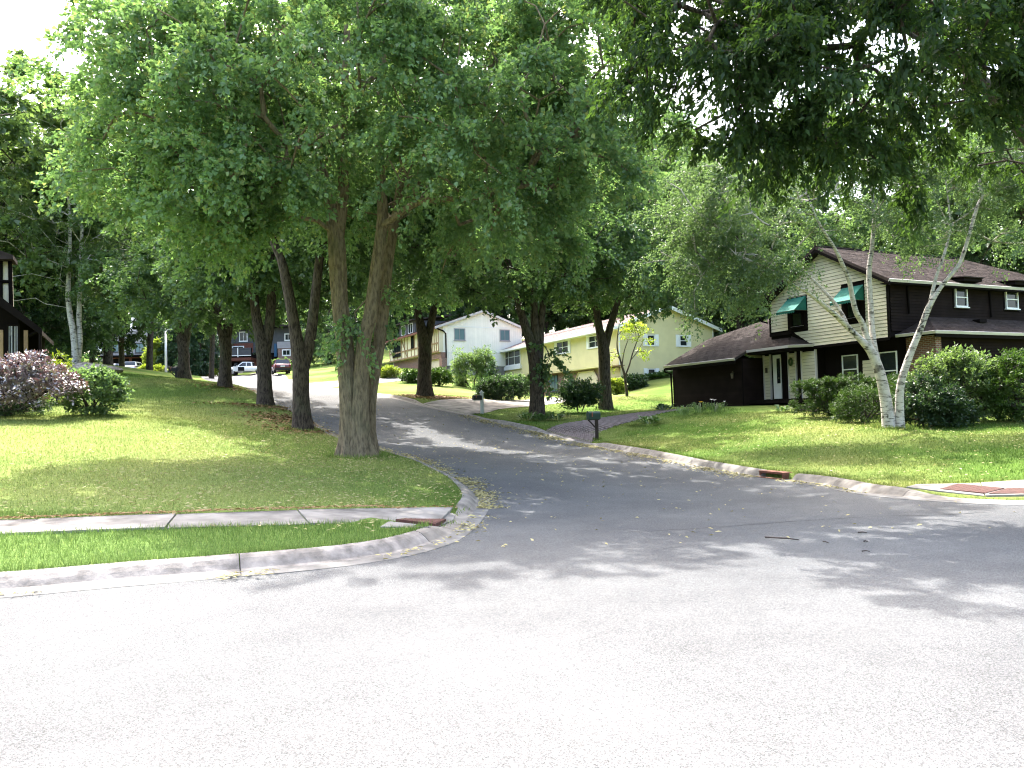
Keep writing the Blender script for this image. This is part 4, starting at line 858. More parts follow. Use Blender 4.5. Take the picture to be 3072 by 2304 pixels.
# walls
part(bh, 'upper_wall', M['browntrim'], .02, 13, .05, 6.7, Z(4.36), Z(6.68))
part(bh, 'lower_wall', M['browntrim'], .62, 13, .12, 6.6, Z(1.0), Z(4.36))
part(bh, 'garage_wall', M['browntrim'], -1.18, 6, 7.45, 13.1, Z(1.0), Z(4.05))
part(bh, 'porch_wall', M['browntrim'], .12, .62, 4.0, 7.45, Z(1.2), Z(4.36))
part(bh, 'extension_wall', M['browntrim'], 1.1, 13, -1.18, .12, Z(.2), Z(4.4))
part(bh, 'foundation', M['stone'], .55, .64, 4.05, 5.3, Z(1.2), Z(1.75))
g = MB().slab([(.02, 0.03, Z(6.66)), (.02, 6.7, Z(6.66)), (.02, 3.36, Z(8.5))], (.1, 0, 0)).build('gable_wall', M['browntrim'], bh)
# cream boards of the gable
cream = [(0.02, Z(4.34)), (4.0, Z(4.34)), (5.32, Z(5.14)), (6.68, Z(5.14)), (6.68, Z(6.5)), (3.36, Z(8.42)), (0.02, Z(6.5))]
cream_rows = [(0.06, Z(4.34)), (4.0, Z(4.34)), (5.3, Z(5.14)), (6.64, Z(5.15)), (6.64, Z(6.66)), (3.36, Z(8.48)), (0.06, Z(6.66))]
siding(bh, mx(0.0), cream_rows, .148, M['cream'], [(4.30, 5.55, Z(5.17), Z(6.72)), (1.12, 2.36, Z(5.17), Z(6.74))], b0=.034, gap=.019)
for nm, s0, s1, z0, z1 in [('corner_board', -.035, .055, Z(4.30), Z(6.45)), ('corner_board', 6.64, 6.74, Z(5.0), Z(6.45)), ('skirt_board', 0.0, 4.0, Z(4.22), Z(4.335)), ('skirt_board', 5.35, 6.7, Z(5.02), Z(5.135))]:
    MB().mapbox(mx(-.005), s0, s1, z0, z1, -.01, .05).build(nm, M['browntrim'], bh)
for s0, s1 in ((4.30, 5.55), (1.12, 2.36)):
    MB().mapbox(mx(0), s0, s1, Z(5.17), Z(6.74), -.02, .032).build('shutter_panel', M['browntrim'], bh)
    window(bh, mx(-.03), s0 + .28, s0 + .98, Z(5.32), Z(6.6), M['browntrim'], mull=(1, 2), out=.06)
    MB().mapbox(mx(-.03), s0 + .25, s0 + 1.0, Z(5.3), Z(5.33), 0, .07).build('pale_sill', M['drip'], bh)
    # awning: sloped canvas with side wings and scalloped valance, on a thin frame
    a = MB(); x1 = -.78; zt, zb = Z(6.66), Z(6.0); sA, sB = s0 + .04, s1 - .06
    a.add([(-.04, sA, zt), (-.04, sB, zt), (x1, sB, zb), (x1, sA, zb)], [(0, 1, 2, 3)])
    a.add([(-.04, sA, zt), (x1, sA, zb), (-.04, sA, zb)], [(0, 1, 2)]); a.add([(-.04, sB, zt), (x1, sB, zb), (-.04, sB, zb)], [(0, 1, 2)])
    k = 9
    for i in range(k):
        y0, y1 = sA + (sB - sA) * i / k, sA + (sB - sA) * (i + 1) / k
        a.add([(x1, y0, zb), (x1, y1, zb), (x1 + .01, y1, zb - .09), (x1 + .015, (y0 + y1) / 2, zb - .14), (x1 + .01, y0, zb - .09)], [(0, 1, 2, 3, 4)])
    aw = a.build('awning', M['awning'], bh)
    MB().tube([(-.04, sA, zb), (x1, sA, zb - .01), (x1, sB, zb - .01), (-.04, sB, zb)], .012, 5).build('awning_frame', M['brass'], aw)
# roofs
ey, rz_, rx0, rx1 = .42, Z(8.70), -.42, 9.2
e_z = Z(6.6)
roof_plane(bh, (rx0, -ey, e_z), (13.6, -ey, e_z), (rx1, 3.36, rz_), (rx0, 3.36, rz_), M['roofbrown'], drip=1)
roof_plane(bh, (rx0, 6.72 + ey, e_z), (13.6, 6.72 + ey, e_z), (rx1, 3.36, rz_), (rx0, 3.36, rz_), M['roofbrown'], joined=True)
roof_plane(bh, (13.6, -ey, e_z), (13.6, 6.72 + ey, e_z), (rx1, 3.36, rz_), (rx1, 3.36, rz_), M['roofbrown'], joined=True)
for yy, sg in ((-ey, 1), (6.72 + ey, -1)):
    MB().slab([(rx0 + .01, yy, e_z - .02), (rx0 + .01, 3.36, rz_ - .02), (rx0 + .01, 3.36, rz_ - .26), (rx0 + .01, yy, e_z - .24)], (.05, 0, 0)).build('bargeboard', M['browntrim'], bh)
part(bh, 'ridge_cap', M['roofbrown'], rx0, rx1, 3.27, 3.45, rz_ - .0, rz_ + .045)
part(bh, 'eave_fascia', M['browntrim'], rx0, 13.5, -ey + .04, -ey + .08, e_z - .16, e_z - .03)
part(bh, 'soffit', M['browntrim'], rx0, 13.5, -ey + .08, .02, e_z - .14, e_z - .11)
# right wall (upper): boards, windows with raised hoods
siding(bh, my(0.03), [(.12, Z(4.6)), (12.9, Z(4.6)), (12.9, e_z - .1), (.12, e_z - .1)], .125, M['brown'], gap=.014, holes=[(3.83, 4.83, Z(5.62), Z(6.6)), (7.13, 8.2, Z(5.66), Z(6.64))])
for s0, s1, z0, z1 in ((3.95, 4.71, Z(5.70), Z(6.52)), (7.25, 8.08, Z(5.73), Z(6.56))):
    MB().mapbox(my(.03), s0 - .1, s1 + .1, z0 - .1, z1 + .1, 0, .03).build('window_surround', M['browntrim'], bh)
    window(bh, my(.0), s0, s1, z0, z1, M['white'], fw=.05, out=.07)
    h = part(bh, 'hood', M['browntrim'], s0 - .12, s1 + .25, -.56, .3, Z(6.72), Z(6.86))
    MB().slab([(s0 - .2, -.64, Z(6.86)), (s1 + .33, -.64, Z(6.86)), (s1 + .33, .45, Z(6.98)), (s0 - .2, .45, Z(6.98))], (0, 0, .035)).build('hood_roof', M['roofbrown'], h)
for x in (1.1, 6.2): MB().tube([(x, -.03, e_z - .15), (x, -.06, Z(5.3))], .045, 6).build('downspout', M['browntrim'], bh)
# skirt roof over the extension
sk_e, sk_t = Z(4.42), Z(5.22)
roof_plane(bh, (.55, -1.62, sk_e), (13.4, -1.62, sk_e), (13.4, .03, sk_t), (2.3, .03, sk_t), M['roofbrown'], drip=1)
roof_plane(bh, (.35, .03, sk_e), (.55, -1.62, sk_e), (2.3, .03, sk_t), (2.3, .03, sk_t), M['roofbrown'], joined=True, drip=1)
for x in (4.6, 8.1): part(bh, 'roof_vent', M['browntrim'], x, x + .45, -.62, -.3, Z(4.98), Z(5.12))
siding(bh, my(-1.18), [(1.35, Z(1.2)), (12.9, Z(1.2)), (12.9, sk_e - .1), (1.35, sk_e - .1)], .125, M['brown'], gap=.014)
part(bh, 'brick_corner', M['brick'], 1.02, 1.34, -1.24, .1, Z(.3), sk_e - .1)
part(bh, 'extension_fascia', M['browntrim'], .62, 13.3, -1.56, -1.5, sk_e - .22, sk_e - .08)
# lower wall behind the birch: two white-framed windows and a cream panel
for s0, s1, z0, z1 in ((2.15, 3.0, Z(2.55), Z(3.82)), (.19, 1.06, Z(2.2), Z(3.8))): window(bh, mx(.6), s0, s1, z0, z1, M['white'], fw=.045)
siding(bh, mx(.62), [(1.3, Z(2.5)), (1.93, Z(2.5)), (1.93, Z(3.52)), (1.3, Z(3.52))], .148, M['cream'], gap=.017)
# porch: cream panels, white door, posts, steps
for s0, s1 in ((6.93, 7.32), (5.25, 5.68), (4.05, 4.85)):
    siding(bh, mx(.08), [(s0, Z(2.02)), (s1, Z(2.02)), (s1, Z(4.12)), (s0, Z(4.12))], .148, M['cream'], gap=.017)
    MB().mapbox(mx(.11), s0 - .06, s0, Z(1.95), Z(4.18), -.02, .08).build('trim', M['drip'], bh); MB().mapbox(mx(.11), s1, s1 + .05, Z(1.95), Z(4.18), -.02, .08).build('trim', M['drip'], bh)
dr_ = MB().mapbox(mx(.11), 6.22, 6.72, Z(2.02), Z(4.13), -.02, .05).build('door', M['white'], bh)
MB().mapbox(mx(.06), 6.24, 6.46, Z(2.75), Z(3.95), 0, .012).build('pane', M['glass'], dr_); MB().tube([(.02, 6.28, Z(3.0)), (-.03, 6.28, Z(3.0))], .03, 8).build('handle', M['brass'], dr_)
for y in (5.78, 4.95): MB().mapbox(mx(.1), y, y + .12, Z(1.4), Z(4.3), 0, .1).build('post', M['browntrim'], bh)
part(bh, 'porch_floor', M['browntrim'], -.85, .1, 3.9, 7.4, Z(1.8), Z(1.98))
for i in range(2): part(bh, 'step', M['stone'], -.85 - .32 * (i + 1), -.85 - .32 * i, 5.6, 7.3, Z(1.1), Z(1.8 - .17 * (i + 1)))
wr = MB().tube([(-.02, 5.47 + .09 * math.cos(a * .7), Z(3.72) + .16 * math.sin(a * .7)) for a in range(10)], .05, 6).build('wreath', M['yew'], bh)
MB().mapbox(mx(.05), 7.06, 7.2, Z(3.3), Z(3.55), .02, .05).build('house_number', M['brass'], bh)
# garage: boards, roof, gutter, lamp
siding(bh, mx(-1.18), [(7.5, Z(1.45)), (13.1, Z(1.45)), (13.1, Z(4.0)), (7.5, Z(4.0))], .14, M['brown'])
siding(bh, my(7.45), [(-1.15, Z(1.45)), (.1, Z(1.45)), (.1, Z(4.0)), (-1.15, Z(4.0))], .14, M['brown'])
gz = lambda x: Z(4.05 + .5 * (x + 1.6))
roof_plane(bh, (-1.66, 7.42, gz(-1.66)), (-1.66, 13.3, gz(-1.66)), (-.9, 13.3, gz(-.9)), (-.9, 7.42, gz(-.9)), M['roofgrey'], drip=-1)
roof_plane(bh, (-.9, 4.66, gz(-.9)), (-.9, 13.3, gz(-.9)), (1.45, 13.3, gz(1.45)), (1.45, 6.78, gz(1.45)), M['roofgrey'])
roof_plane(bh, (1.45, 6.78, gz(1.45)), (1.45, 13.3, gz(1.45)), (3.2, 9.9, gz(3.2)), (3.2, 6.78, gz(3.2)), M['roofgrey'])
MB().slab([(-.9, 4.66, gz(-.9) + .02), (-.9, 7.42, gz(-.9) + .02), (-.9, 7.42, gz(-.9) - .1), (-.9, 4.66, gz(-.9) - .1)], (-.03, 0, 0)).build('drip_edge', M['drip'], bh)
roof_plane(bh, (.0, 3.98, gz(-.9)), (-.9, 4.66, gz(-.9)), (.0, 5.4, gz(0.12)), (.0, 5.4, gz(0.12)), M['roofgrey'], joined=True, drip=-1)
MB().slab([(3.2, 9.9, gz(3.2)), (1.45, 13.3, gz(1.45)), (5.9, 13.3, gz(-1.0)), (5.9, 7.0, gz(-1.0)), (3.2, 6.9, gz(3.2))], (0, 0, -.1)).build('back_roof', M['roofgrey'], bh)
MB().slab([(-1.2, 13.08, Z(3.9)), (1.45, 13.08, gz(1.45) - .12), (5.9, 13.08, Z(3.9))], (0, -.08, 0)).build('garage_gable', M['browntrim'], bh)
part(bh, 'garage_fascia', M['browntrim'], -1.64, -1.58, 7.45, 13.2, gz(-1.66) - .24, gz(-1.66) - .08)
part(bh, 'porch_soffit', M['browntrim'], -.88, .1, 4.6, 7.4, gz(-.9) - .22, gz(-.9) - .12)
MB().tube([(-1.62, 13.28, gz(-1.66) - .12), (-1.58, 13.28, gz(-1.66) - .3), (-1.25, 13.2, gz(-1.66) - .42), (-1.22, 13.16, Z(1.4))], .05, 7).build('downspout', M['browntrim'], bh)
MB().tube([(-.35, 7.1, Z(6.0)), (-.3, 7.0, Z(5.8)), (-.06, 6.8, Z(5.7))], .04, 6).build('downspout', M['browntrim'], bh)
l_ = MB(); l_.tube([(-1.24, 8.0, Z(3.35)), (-1.34, 8.0, Z(3.4)), (-1.36, 8.0, Z(3.32))], [.03, .04, .07], 8); l_.tube([(-1.36, 8.0, Z(3.32)), (-1.36, 8.0, Z(3.08))], [.075, .05], 8); l_.build('wall_lantern', M['brass'], bh)

# ============ pale yellow house
Y0 = at((1560 + 1125 * .2652) / 3, (900 + 700 * .2652) / 3, 58); YZ = 2.9
yh = empty('yellow_house', (Y0[0], Y0[1], YZ), math.radians(24.5), 'pale yellow house with white shutters and brick-arched garage', 'house')
Z = lambda z: z - YZ
part(yh, 'upper_wall', M['yellow'], .02, 8.9, .02, 23.2, Z(5.12), Z(8.2))
part(yh, 'gable_base_wall', M['yellow'], .56, 8.9, .03, 10, Z(3.4), Z(5.12))
part(yh, 'lower_wall', M['brickbrown'], .5, 8.5, .06, 13.2, Z(2.4), Z(5.12))
part(yh, 'lower_wall', M['stone'], .6, 8.5, 13.2, 22.9, Z(2.4), Z(5.3))
MB().slab([(0, .02, Z(8.15)), (8.9, .02, Z(8.15)), (4.45, .02, Z(9.6))], (0, 23.1, 0)).build('gable_wall', M['yellow'], yh)
siding(yh, mx(.02), [(.1, Z(5.1)), (13, Z(5.14)), (13, Z(8.1)), (.1, Z(8.1))], .155, M['yellow'], [(7.78, 10.43, Z(6.6), Z(7.85)), (1.95, 4.83, Z(6.64), Z(7.8))], joined=True)
siding(yh, mx(.02), [(13, Z(5.4)), (23.1, Z(5.4)), (23.1, Z(8.1)), (13, Z(8.1))], .155, M['yellow'], [(17.3, 21.9, Z(6.2), Z(8.1))], joined=True)
siding(yh, my(.02), [(0.06, Z(3.5)), (8.84, Z(3.5)), (8.84, Z(8.15)), (4.45, Z(9.55)), (0.06, Z(8.15))], .155, M['yellow'], [(2.54, 3.24, Z(6.6), Z(7.45)), (5.6, 6.32, Z(6.6), Z(7.46)), (2.52, 3.2, Z(4.1), Z(4.82))], joined=True)
for s in (0.0, 8.86): MB().mapbox(my(.02), s - .02, s + .08, Z(5.1 if s == 0 else 3.5), Z(8.1), 0, .045).build('corner_board', M['white'], yh)
def shutters(par, mp, s0, s1, z0, z1, w_=.34, only=None):
    for i, (a, b_) in enumerate(((s0 - w_ - .03, s0 - .03), (s1 + .03, s1 + w_ + .03))):
        if only is not None and i != only: continue
        sh = MB().mapbox(mp, a, b_, z0 - .04, z1 + .04, 0, .045).build('shutter', M['white'], par)
        for k in range(2):
            za = z0 + (z1 - z0) * k * .5 + .04; MB().mapbox(mp, a + .05, b_ - .05, za, za + (z1 - z0) * .5 - .08, .046, .056).build('panel', M['white'], sh)
for s0, s1, z0, z1 in ((2.54, 3.24, Z(6.6), Z(7.45)), (5.6, 6.32, Z(6.6), Z(7.46)), (2.52, 3.2, Z(4.12), Z(4.82))):
    window(yh, my(0), s0, s1, z0, z1, M['white'], fw=.06); shutters(yh, my(-.01), s0, s1, z0, z1)
window(yh, mx(0), 7.88, 10.03, Z(6.69), Z(7.77), M['white'], mull=(2, 2), fw=.07); shutters(yh, mx(-.01), 7.88, 10.03, Z(6.69), Z(7.77))
window(yh, mx(0), 2.4, 4.43, Z(6.73), Z(7.72), M['white'], mull=(2, 2), fw=.07); shutters(yh, mx(-.01), 2.4, 4.43, Z(6.73), Z(7.72))
window(yh, mx(0), 17.5, 21.74, Z(6.36), Z(8.05), M['white'], mull=(3, 2), fw=.1); MB().mapbox(mx(.01), 17.3, 21.95, Z(5.95), Z(6.3), 0, .2).build('window_box', M['white'], yh)
for yy in (22.96,): MB().mapbox(mx(.02), yy, yy + .15, Z(5.2), Z(8.1), 0, .05).build('corner_board', M['yellow'], yh)
ze, zr = Z(7.98), Z(9.74)
roof_plane(yh, (-.62, -.42, ze), (-.62, 23.6, ze), (4.45, 23.6, zr), (4.45, -.42, zr), M['rooftan'], ch=.2, tabs=False, joined=True)
roof_plane(yh, (9.52, -.42, ze), (9.52, 23.6, ze), (4.45, 23.6, zr), (4.45, -.42, zr), M['rooftan'], ch=.2, tabs=False, joined=True)
part(yh, 'eave_fascia', M['white'], -.66, -.62, -.42, 23.6, ze - .2, ze + .02); part(yh, 'soffit', M['white'], -.6, .02, -.4, 23.55, ze - .2, ze - .16)
for xa, xb in ((-.62, 4.45), (9.52, 4.45)): MB().slab([(xa, -.44, ze + .03), (xb, -.44, zr + .03), (xb, -.44, zr - .26), (xa, -.44, ze - .24)], (0, .06, 0)).build('bargeboard', M['white'], yh)
MB().tube([(3.2, 5, zr - .5), (3.2, 5, zr + .35)], .1, 8).build('vent_pipe', M['brass'], yh)
# garage storey
for s0, s1 in ((4.1, 7.5), (.35, 3.55)):
    c = .5; z0, z1 = Z(2.7), Z(4.85)
    gd_ = MB().slab([(.46, s0, z0), (.46, s1, z0), (.46, s1, z1 - c), (.46, s1 - c, z1), (.46, s0 + c, z1), (.46, s0, z1 - c)], (-.03, 0, 0)).build('garage_door', M['yellowdoor'], yh)
    fr = [(.42, s0 - .08, z0), (.42, s0 - .08, z1 - c), (.42, s0 + c - .03, z1 + .08), (.42, s1 - c + .03, z1 + .08), (.42, s1 + .08, z1 - c), (.42, s1 + .08, z0)]
    MB().tube(fr, .07, 4).build('frame', M['yellowdoor'], gd_)
    for k in range(1, 4): MB().mapbox(mx(.43), s0 + .1, s1 - .1, z0 + k * .52, z0 + k * .52 + .02, .002, .006).build('panel_seam', M['timber'], gd_)
d_ = MB().mapbox(mx(.48), 8.74, 9.6, Z(2.8), Z(4.95), 0, .05).build('door', M['yellowdoor'], yh); MB().tube([(.4, 8.85, Z(3.8)), (.36, 8.85, Z(3.8))], .04, 6).build('handle', M['brass'], d_)
window(yh, mx(.48), 10.9, 12.6, Z(3.5), Z(5.0), M['slate'], M['glass_blue'], mull=(3, 1), fw=.07)
part(yh, 'porch_wall', M['brick'], -1.2, -.95, 9.7, 13.4, Z(2.5), Z(4.1)); part(yh, 'wall_cap', M['pot'], -1.26, -.9, 9.65, 13.45, Z(4.1), Z(4.2))
part(yh, 'bracket_shelf', M['timber'], -.3, .3, -.25, 2.2, Z(5.02), Z(5.1))
MB().tube([(-1.5, 19.2, Z(4.6)), (-3.2, 16.3, Z(3.7))], .03, 6).build('hand_rail', M['white'], yh)
for i in range(7):
    t = i / 6; MB().tube([(-1.5 - 1.7 * t, 19.2 - 2.9 * t, Z(3.7 - .9 * t)), (-1.5 - 1.7 * t, 19.2 - 2.9 * t, Z(4.6 - .9 * t))], .022, 5).build('baluster', M['white'], yh)
for i in range(4): part(yh, 'step', M['concrete'], -2.2 - .35 * i, -1.85 - .35 * i, 15.2, 18, Z(2.2), Z(3.5 - .17 * i))

# ============ white house with half-timbered front
W0 = at((1120 + 915 * .226) / 3, (900 + 600 * .226) / 3, 74); WZ = 5.6
wh = empty('white_house', (W0[0], W0[1], WZ), math.radians(27.5), 'white panelled gable house with half-timbered front and tan garage door', 'house')
Z = lambda z: z - WZ
part(wh, 'wall', M['whitesiding'], .1, 8.7, .02, 14.8, Z(6.4), Z(10.25)); part(wh, 'foundation', M['stone'], .2, 8.6, .08, 14.5, Z(4.6), Z(6.4))
MB().slab([(0, .02, Z(10.25)), (8.7, .02, Z(10.25)), (4.35, .02, Z(11.75))], (0, 14.7, 0)).build('gable_wall', M['whitesiding'], wh)
for i in range(36):
    x = .12 + i * .24; zt = Z(10.25) + 1.48 * (1 - abs(x - 4.35) / 4.35)
    if any(a - .1 < x < b_ + .1 for a, b_ in ((1.22, 2.46), (6.2, 7.35))):
        MB().mapbox(my(.02), x, x + .215, Z(6.45), Z(8.85), 0, .018).build('siding_panel', M['whitesiding'], wh); MB().mapbox(my(.02), x, x + .215, Z(10.32), zt, 0, .018).build('siding_panel', M['whitesiding'], wh)
    else:
        MB().mapbox(my(.02), x, x + .215, Z(6.45), Z(10.22), 0, .018).build('siding_panel', M['whitesiding'], wh); MB().mapbox(my(.02), x, x + .215, Z(10.32), zt, 0, .018).build('siding_panel', M['whitesiding'], wh)
MB().mapbox(my(.0), 0, 8.7, Z(10.21), Z(10.31), 0, .03).build('band_board', M['white'], wh); MB().mapbox(my(.0), 0, 8.7, Z(7.7), Z(7.78), 0, .03).build('band_board', M['white'], wh)
window(wh, my(0), 1.24, 2.44, Z(8.9), Z(10.08), M['stucco'], M['glass_blue'], mull=(2, 1), fw=.08); window(wh, my(0), 6.22, 7.36, Z(8.95), Z(10.1), M['stucco'], M['glass_blue'], mull=(2, 1), fw=.08)
MB().slab([(-.35, 0, Z(7.75)), (-.35, 14.8, Z(7.75)), (-.35, 14.8, Z(10.2)), (-.35, 0, Z(10.2))], (.45, 0, 0)).build('front_wall', M['cream'], wh)
for s in [0.0, .55, 1.1, 1.65, 2.2, 3.9, 4.5, 5.6, 6.6, 7.6, 8.8, 9.6, 10.6, 12.0, 13.2, 14.6]: MB().mapbox(mx(-.35), s, s + .16, Z(7.75), Z(10.2), 0, .04).build('timber', M['timber'], wh)
for z in (7.75, 8.55, 10.05): MB().mapbox(mx(-.35), 0, 14.8, Z(z), Z(z + .15), .041, .06).build('timber', M['timber'], wh)
MB().slab([(-.41, 8.9, Z(8.0)), (-.41, 9.05, Z(8.0)), (-.41, 10.6, Z(9.9)), (-.41, 10.45, Z(9.9))], (-.03, 0, 0)).build('timber', M['timber'], wh)
window(wh, mx(-.38), 2.5, 3.8, Z(8.75), Z(10.0), M['browntrim'], mull=(2, 1)); window(wh, mx(-.38), 11.0, 13.6, Z(8.2), Z(9.9), M['browntrim'], mull=(3, 1)); window(wh, mx(-.38), 6.8, 7.55, Z(8.75), Z(10.0), M['browntrim'])
part(wh, 'brick_lintel', M['brick'], -.2, .3, -.1, 4.4, Z(7.15), Z(7.72)); part(wh, 'brick_pier', M['brick'], -.2, .3, -.35, .35, Z(4.8), Z(7.15)); part(wh, 'brick_pier', M['brick'], -.2, .3, 3.4, 4.4, Z(4.8), Z(7.15))
part(wh, 'garage_door', M['yellowdoor'], .0, .1, .35, 3.4, Z(5.2), Z(7.14)); part(wh, 'entry_wall', M['brick'], .05, .2, 4.4, 14.6, Z(5.2), Z(7.72))
zw, zwr = Z(10.12), Z(11.95)
roof_plane(wh, (-.85, -.35, zw), (-.85, 15.1, zw), (4.35, 15.1, zwr), (4.35, -.35, zwr), M['roofbrown'], ch=.2, tabs=False, joined=True)
roof_plane(wh, (9.4, -.35, zw), (9.4, 15.1, zw), (4.35, 15.1, zwr), (4.35, -.35, zwr), M['roofbrown'], ch=.2, tabs=False, joined=True)
for xa, xb in ((-.85, 4.35), (9.4, 4.35)): MB().slab([(xa, -.37, zw + .03), (xb, -.37, zwr + .03), (xb, -.37, zwr - .2), (xa, -.37, zw - .2)], (0, .06, 0)).build('bargeboard', M['drip'], wh)
part(wh, 'eave_fascia', M['redwood'], -.9, -.86, -.3, 15, zw - .18, zw)
MB().tube([(-.8, -.3, zw - .1), (.1, -.12, zw - .35), (.35, -.1, zw - .6), (.35, -.1, Z(5.8))], .07, 7).build('downspout', M['browntrim'], wh)
for i in range(4): part(wh, 'step', M['concrete'], -2.4 - .4 * i, -2.0 - .4 * i, 8.2, 10.4, Z(4.6), Z(6.3 - .18 * i))
MB().tube([(-2.0, 10.5, Z(7.2)), (-3.8, 10.5, Z(6.3))], .04, 6).build('hand_rail', M['white'], wh)
# dormer wing behind it
part(wh, 'dormer_wall', M['slate'], .8, 5, 9.5, 14.6, Z(10.4), Z(12.0)); window(wh, mx(.8), 10.2, 11.6, Z(10.7), Z(11.8), M['white'], mull=(2, 1)); window(wh, mx(.8), 12.6, 13.9, Z(10.7), Z(11.8), M['white'], mull=(2, 1))
MB().slab([(.3, 9.2, Z(11.95)), (.3, 15, Z(11.95)), (5, 15, Z(12.6)), (5, 9.2, Z(12.6))], (0, 0, .12)).build('dormer_roof', M['roofgrey'], wh)

# ============ far grey stucco house (flat roofed, garage below)
def fpt(px, py, d): p = at(px, py, d); return p[0], p[2]
D = 125.0; xl, zt = fpt(100, 332.6, D); xr, zg = fpt(152, 366, D); _, zl = fpt(130, 355, D)
gh = empty('grey_house', ((xl + xr) / 2, D, zg - 1.2), 0, 'distant flat-roofed grey stucco house with a garage below', 'house'); gx0, gx1 = xl - gh.location.x, xr - gh.location.x; Z = lambda z: z - gh.location.z
part(gh, 'wall', M['stucco'], gx0, gx1, 0, 9, Z(zl), Z(zt)); part(gh, 'garage_wall', M['redwood'], gx0, gx1 - 1.2, .8, 9, Z(zg) - 1.6, Z(zl)); part(gh, 'ledge', M['browntrim'], gx0 - .2, gx1 + .6, -.5, .8, Z(zl) - .3, Z(zl) - .05); part(gh, 'parapet', M['stucco'], gx0 - .1, gx1 + .1, -.1, 9.1, Z(zt), Z(zt) + .2)
MB().mapbox(my(0), gx0, gx1, Z(fpt(130, 339, D)[1]), Z(fpt(130, 339, D)[1]) + .12, 0, .06).build('band_board', M['stucco'], gh)
for a, b_, t_, u_ in ((113, 119, 342, 352.5), (135, 144.5, 343, 353)):
    x0, z1 = fpt(a, t_, D); x1, z0 = fpt(b_, u_, D); window(gh, my(0), x0 - gh.location.x, x1 - gh.location.x, Z(z0), Z(z1), M['slate'], M['glass_blue'], mull=(2, 1), fw=.16)
for k in range(2): x = gx0 + 1.5 + k * 3.3; MB().mapbox(my(.8), x, x + 2.8, Z(zg) - 1.5, Z(zl) - .5, 0, .04).build('garage_door', M['browntrim'], gh)
x0, z1 = fpt(99, 341, D); x1, z0 = fpt(105, 352, D); part(gh, 'wing_wall', M['white'], x0 - gh.location.x, x1 - gh.location.x, -1, 4, Z(z0), Z(z1))
for a, b_ in ((120, 124.5), (136, 138.6)):
    x0, z1 = fpt(a, 319, D + 6); x1, z0 = fpt(b_, 333, D + 6); part(gh, 'chimney', M['white'], x0 - gh.location.x, x1 - gh.location.x, 4, 5.2, Z(zt), Z(z1))

# ============ far dark house with a balcony over the garage
D = 123.0; xl, zt = fpt(212, 334, D); xr, zg = fpt(292, 374, D)
fh = empty('balcony_house', ((xl + xr) / 2, D, zg - 1), 0, 'distant dark house with a railed balcony behind the white pickup', 'house'); X = lambda px: fpt(px, 350, D)[0] - fh.location.x; ZZ = lambda py: fpt(250, py, D)[1] - fh.location.z
part(fh, 'upper_wall', M['slate'], X(205), X(296), .6, 9, ZZ(353), ZZ(328)); part(fh, 'red_wall', M['redwood'], X(214), X(252), .5, .62, ZZ(352), ZZ(342.8)); part(fh, 'lower_wall', M['browntrim'], X(200), X(296), .8, 9, ZZ(380), ZZ(353))
part(fh, 'deck', M['redwood'], X(198), X(256), -2.4, .6, ZZ(361.5), ZZ(358.6)); part(fh, 'rail', M['slate'], X(214), X(256), -2.3, -2.2, ZZ(350), ZZ(349)); part(fh, 'rail', M['white'], X(214), X(256), -2.3, -2.2, ZZ(356.8), ZZ(356.2)); part(fh, 'rail_panel', M['slate'], X(214), X(256), -2.24, -2.21, ZZ(356.2), ZZ(350))
for px in (214, 242.5, 256): part(fh, 'rail_post', M['white'] if px == 242.5 else M['browntrim'], X(px), X(px) + .12, -2.34, -2.18, ZZ(358), ZZ(349))
window(fh, my(.5), X(231), X(243), ZZ(349.6), ZZ(345.4), M['white'], mull=(2, 1), fw=.14); window(fh, my(.6), X(238), X(246.5), ZZ(341), ZZ(331), M['white'], mull=(2, 1), fw=.14)
window(fh, my(.6), X(283.5), X(291), ZZ(341.3), ZZ(334), M['white'], mull=(2, 1), fw=.16); part(fh, 'brick_wall', M['brick'], X(277), X(296), .4, .7, ZZ(360), ZZ(349)); window(fh, my(.4), X(281.3), X(290), ZZ(356.5), ZZ(350), M['white'], mull=(2, 1), fw=.16)
part(fh, 'siding_band', M['stucco'], X(276.5), X(296), .35, .6, ZZ(348.8), ZZ(342.2)); M['blue'] = pmat('blue_door', (.02, .08, .16), .2, 3, .6, 0); part(fh, 'door', M['blue'], X(273.5), X(276), .3, .6, ZZ(357), ZZ(344))
MB().slab([(X(200), -1, ZZ(328)), (X(300), -1, ZZ(328)), (X(300), 9.5, ZZ(324)), (X(200), 9.5, ZZ(324))], (0, 0, .3)).build('roof', M['roofgrey'], fh); part(fh, 'garage_door', M['black'], X(207), X(216.5), .74, .8, ZZ(373), ZZ(361.8)); part(fh, 'brick_pier', M['redwood'], X(251), X(256), .2, .8, ZZ(366), ZZ(361.5))

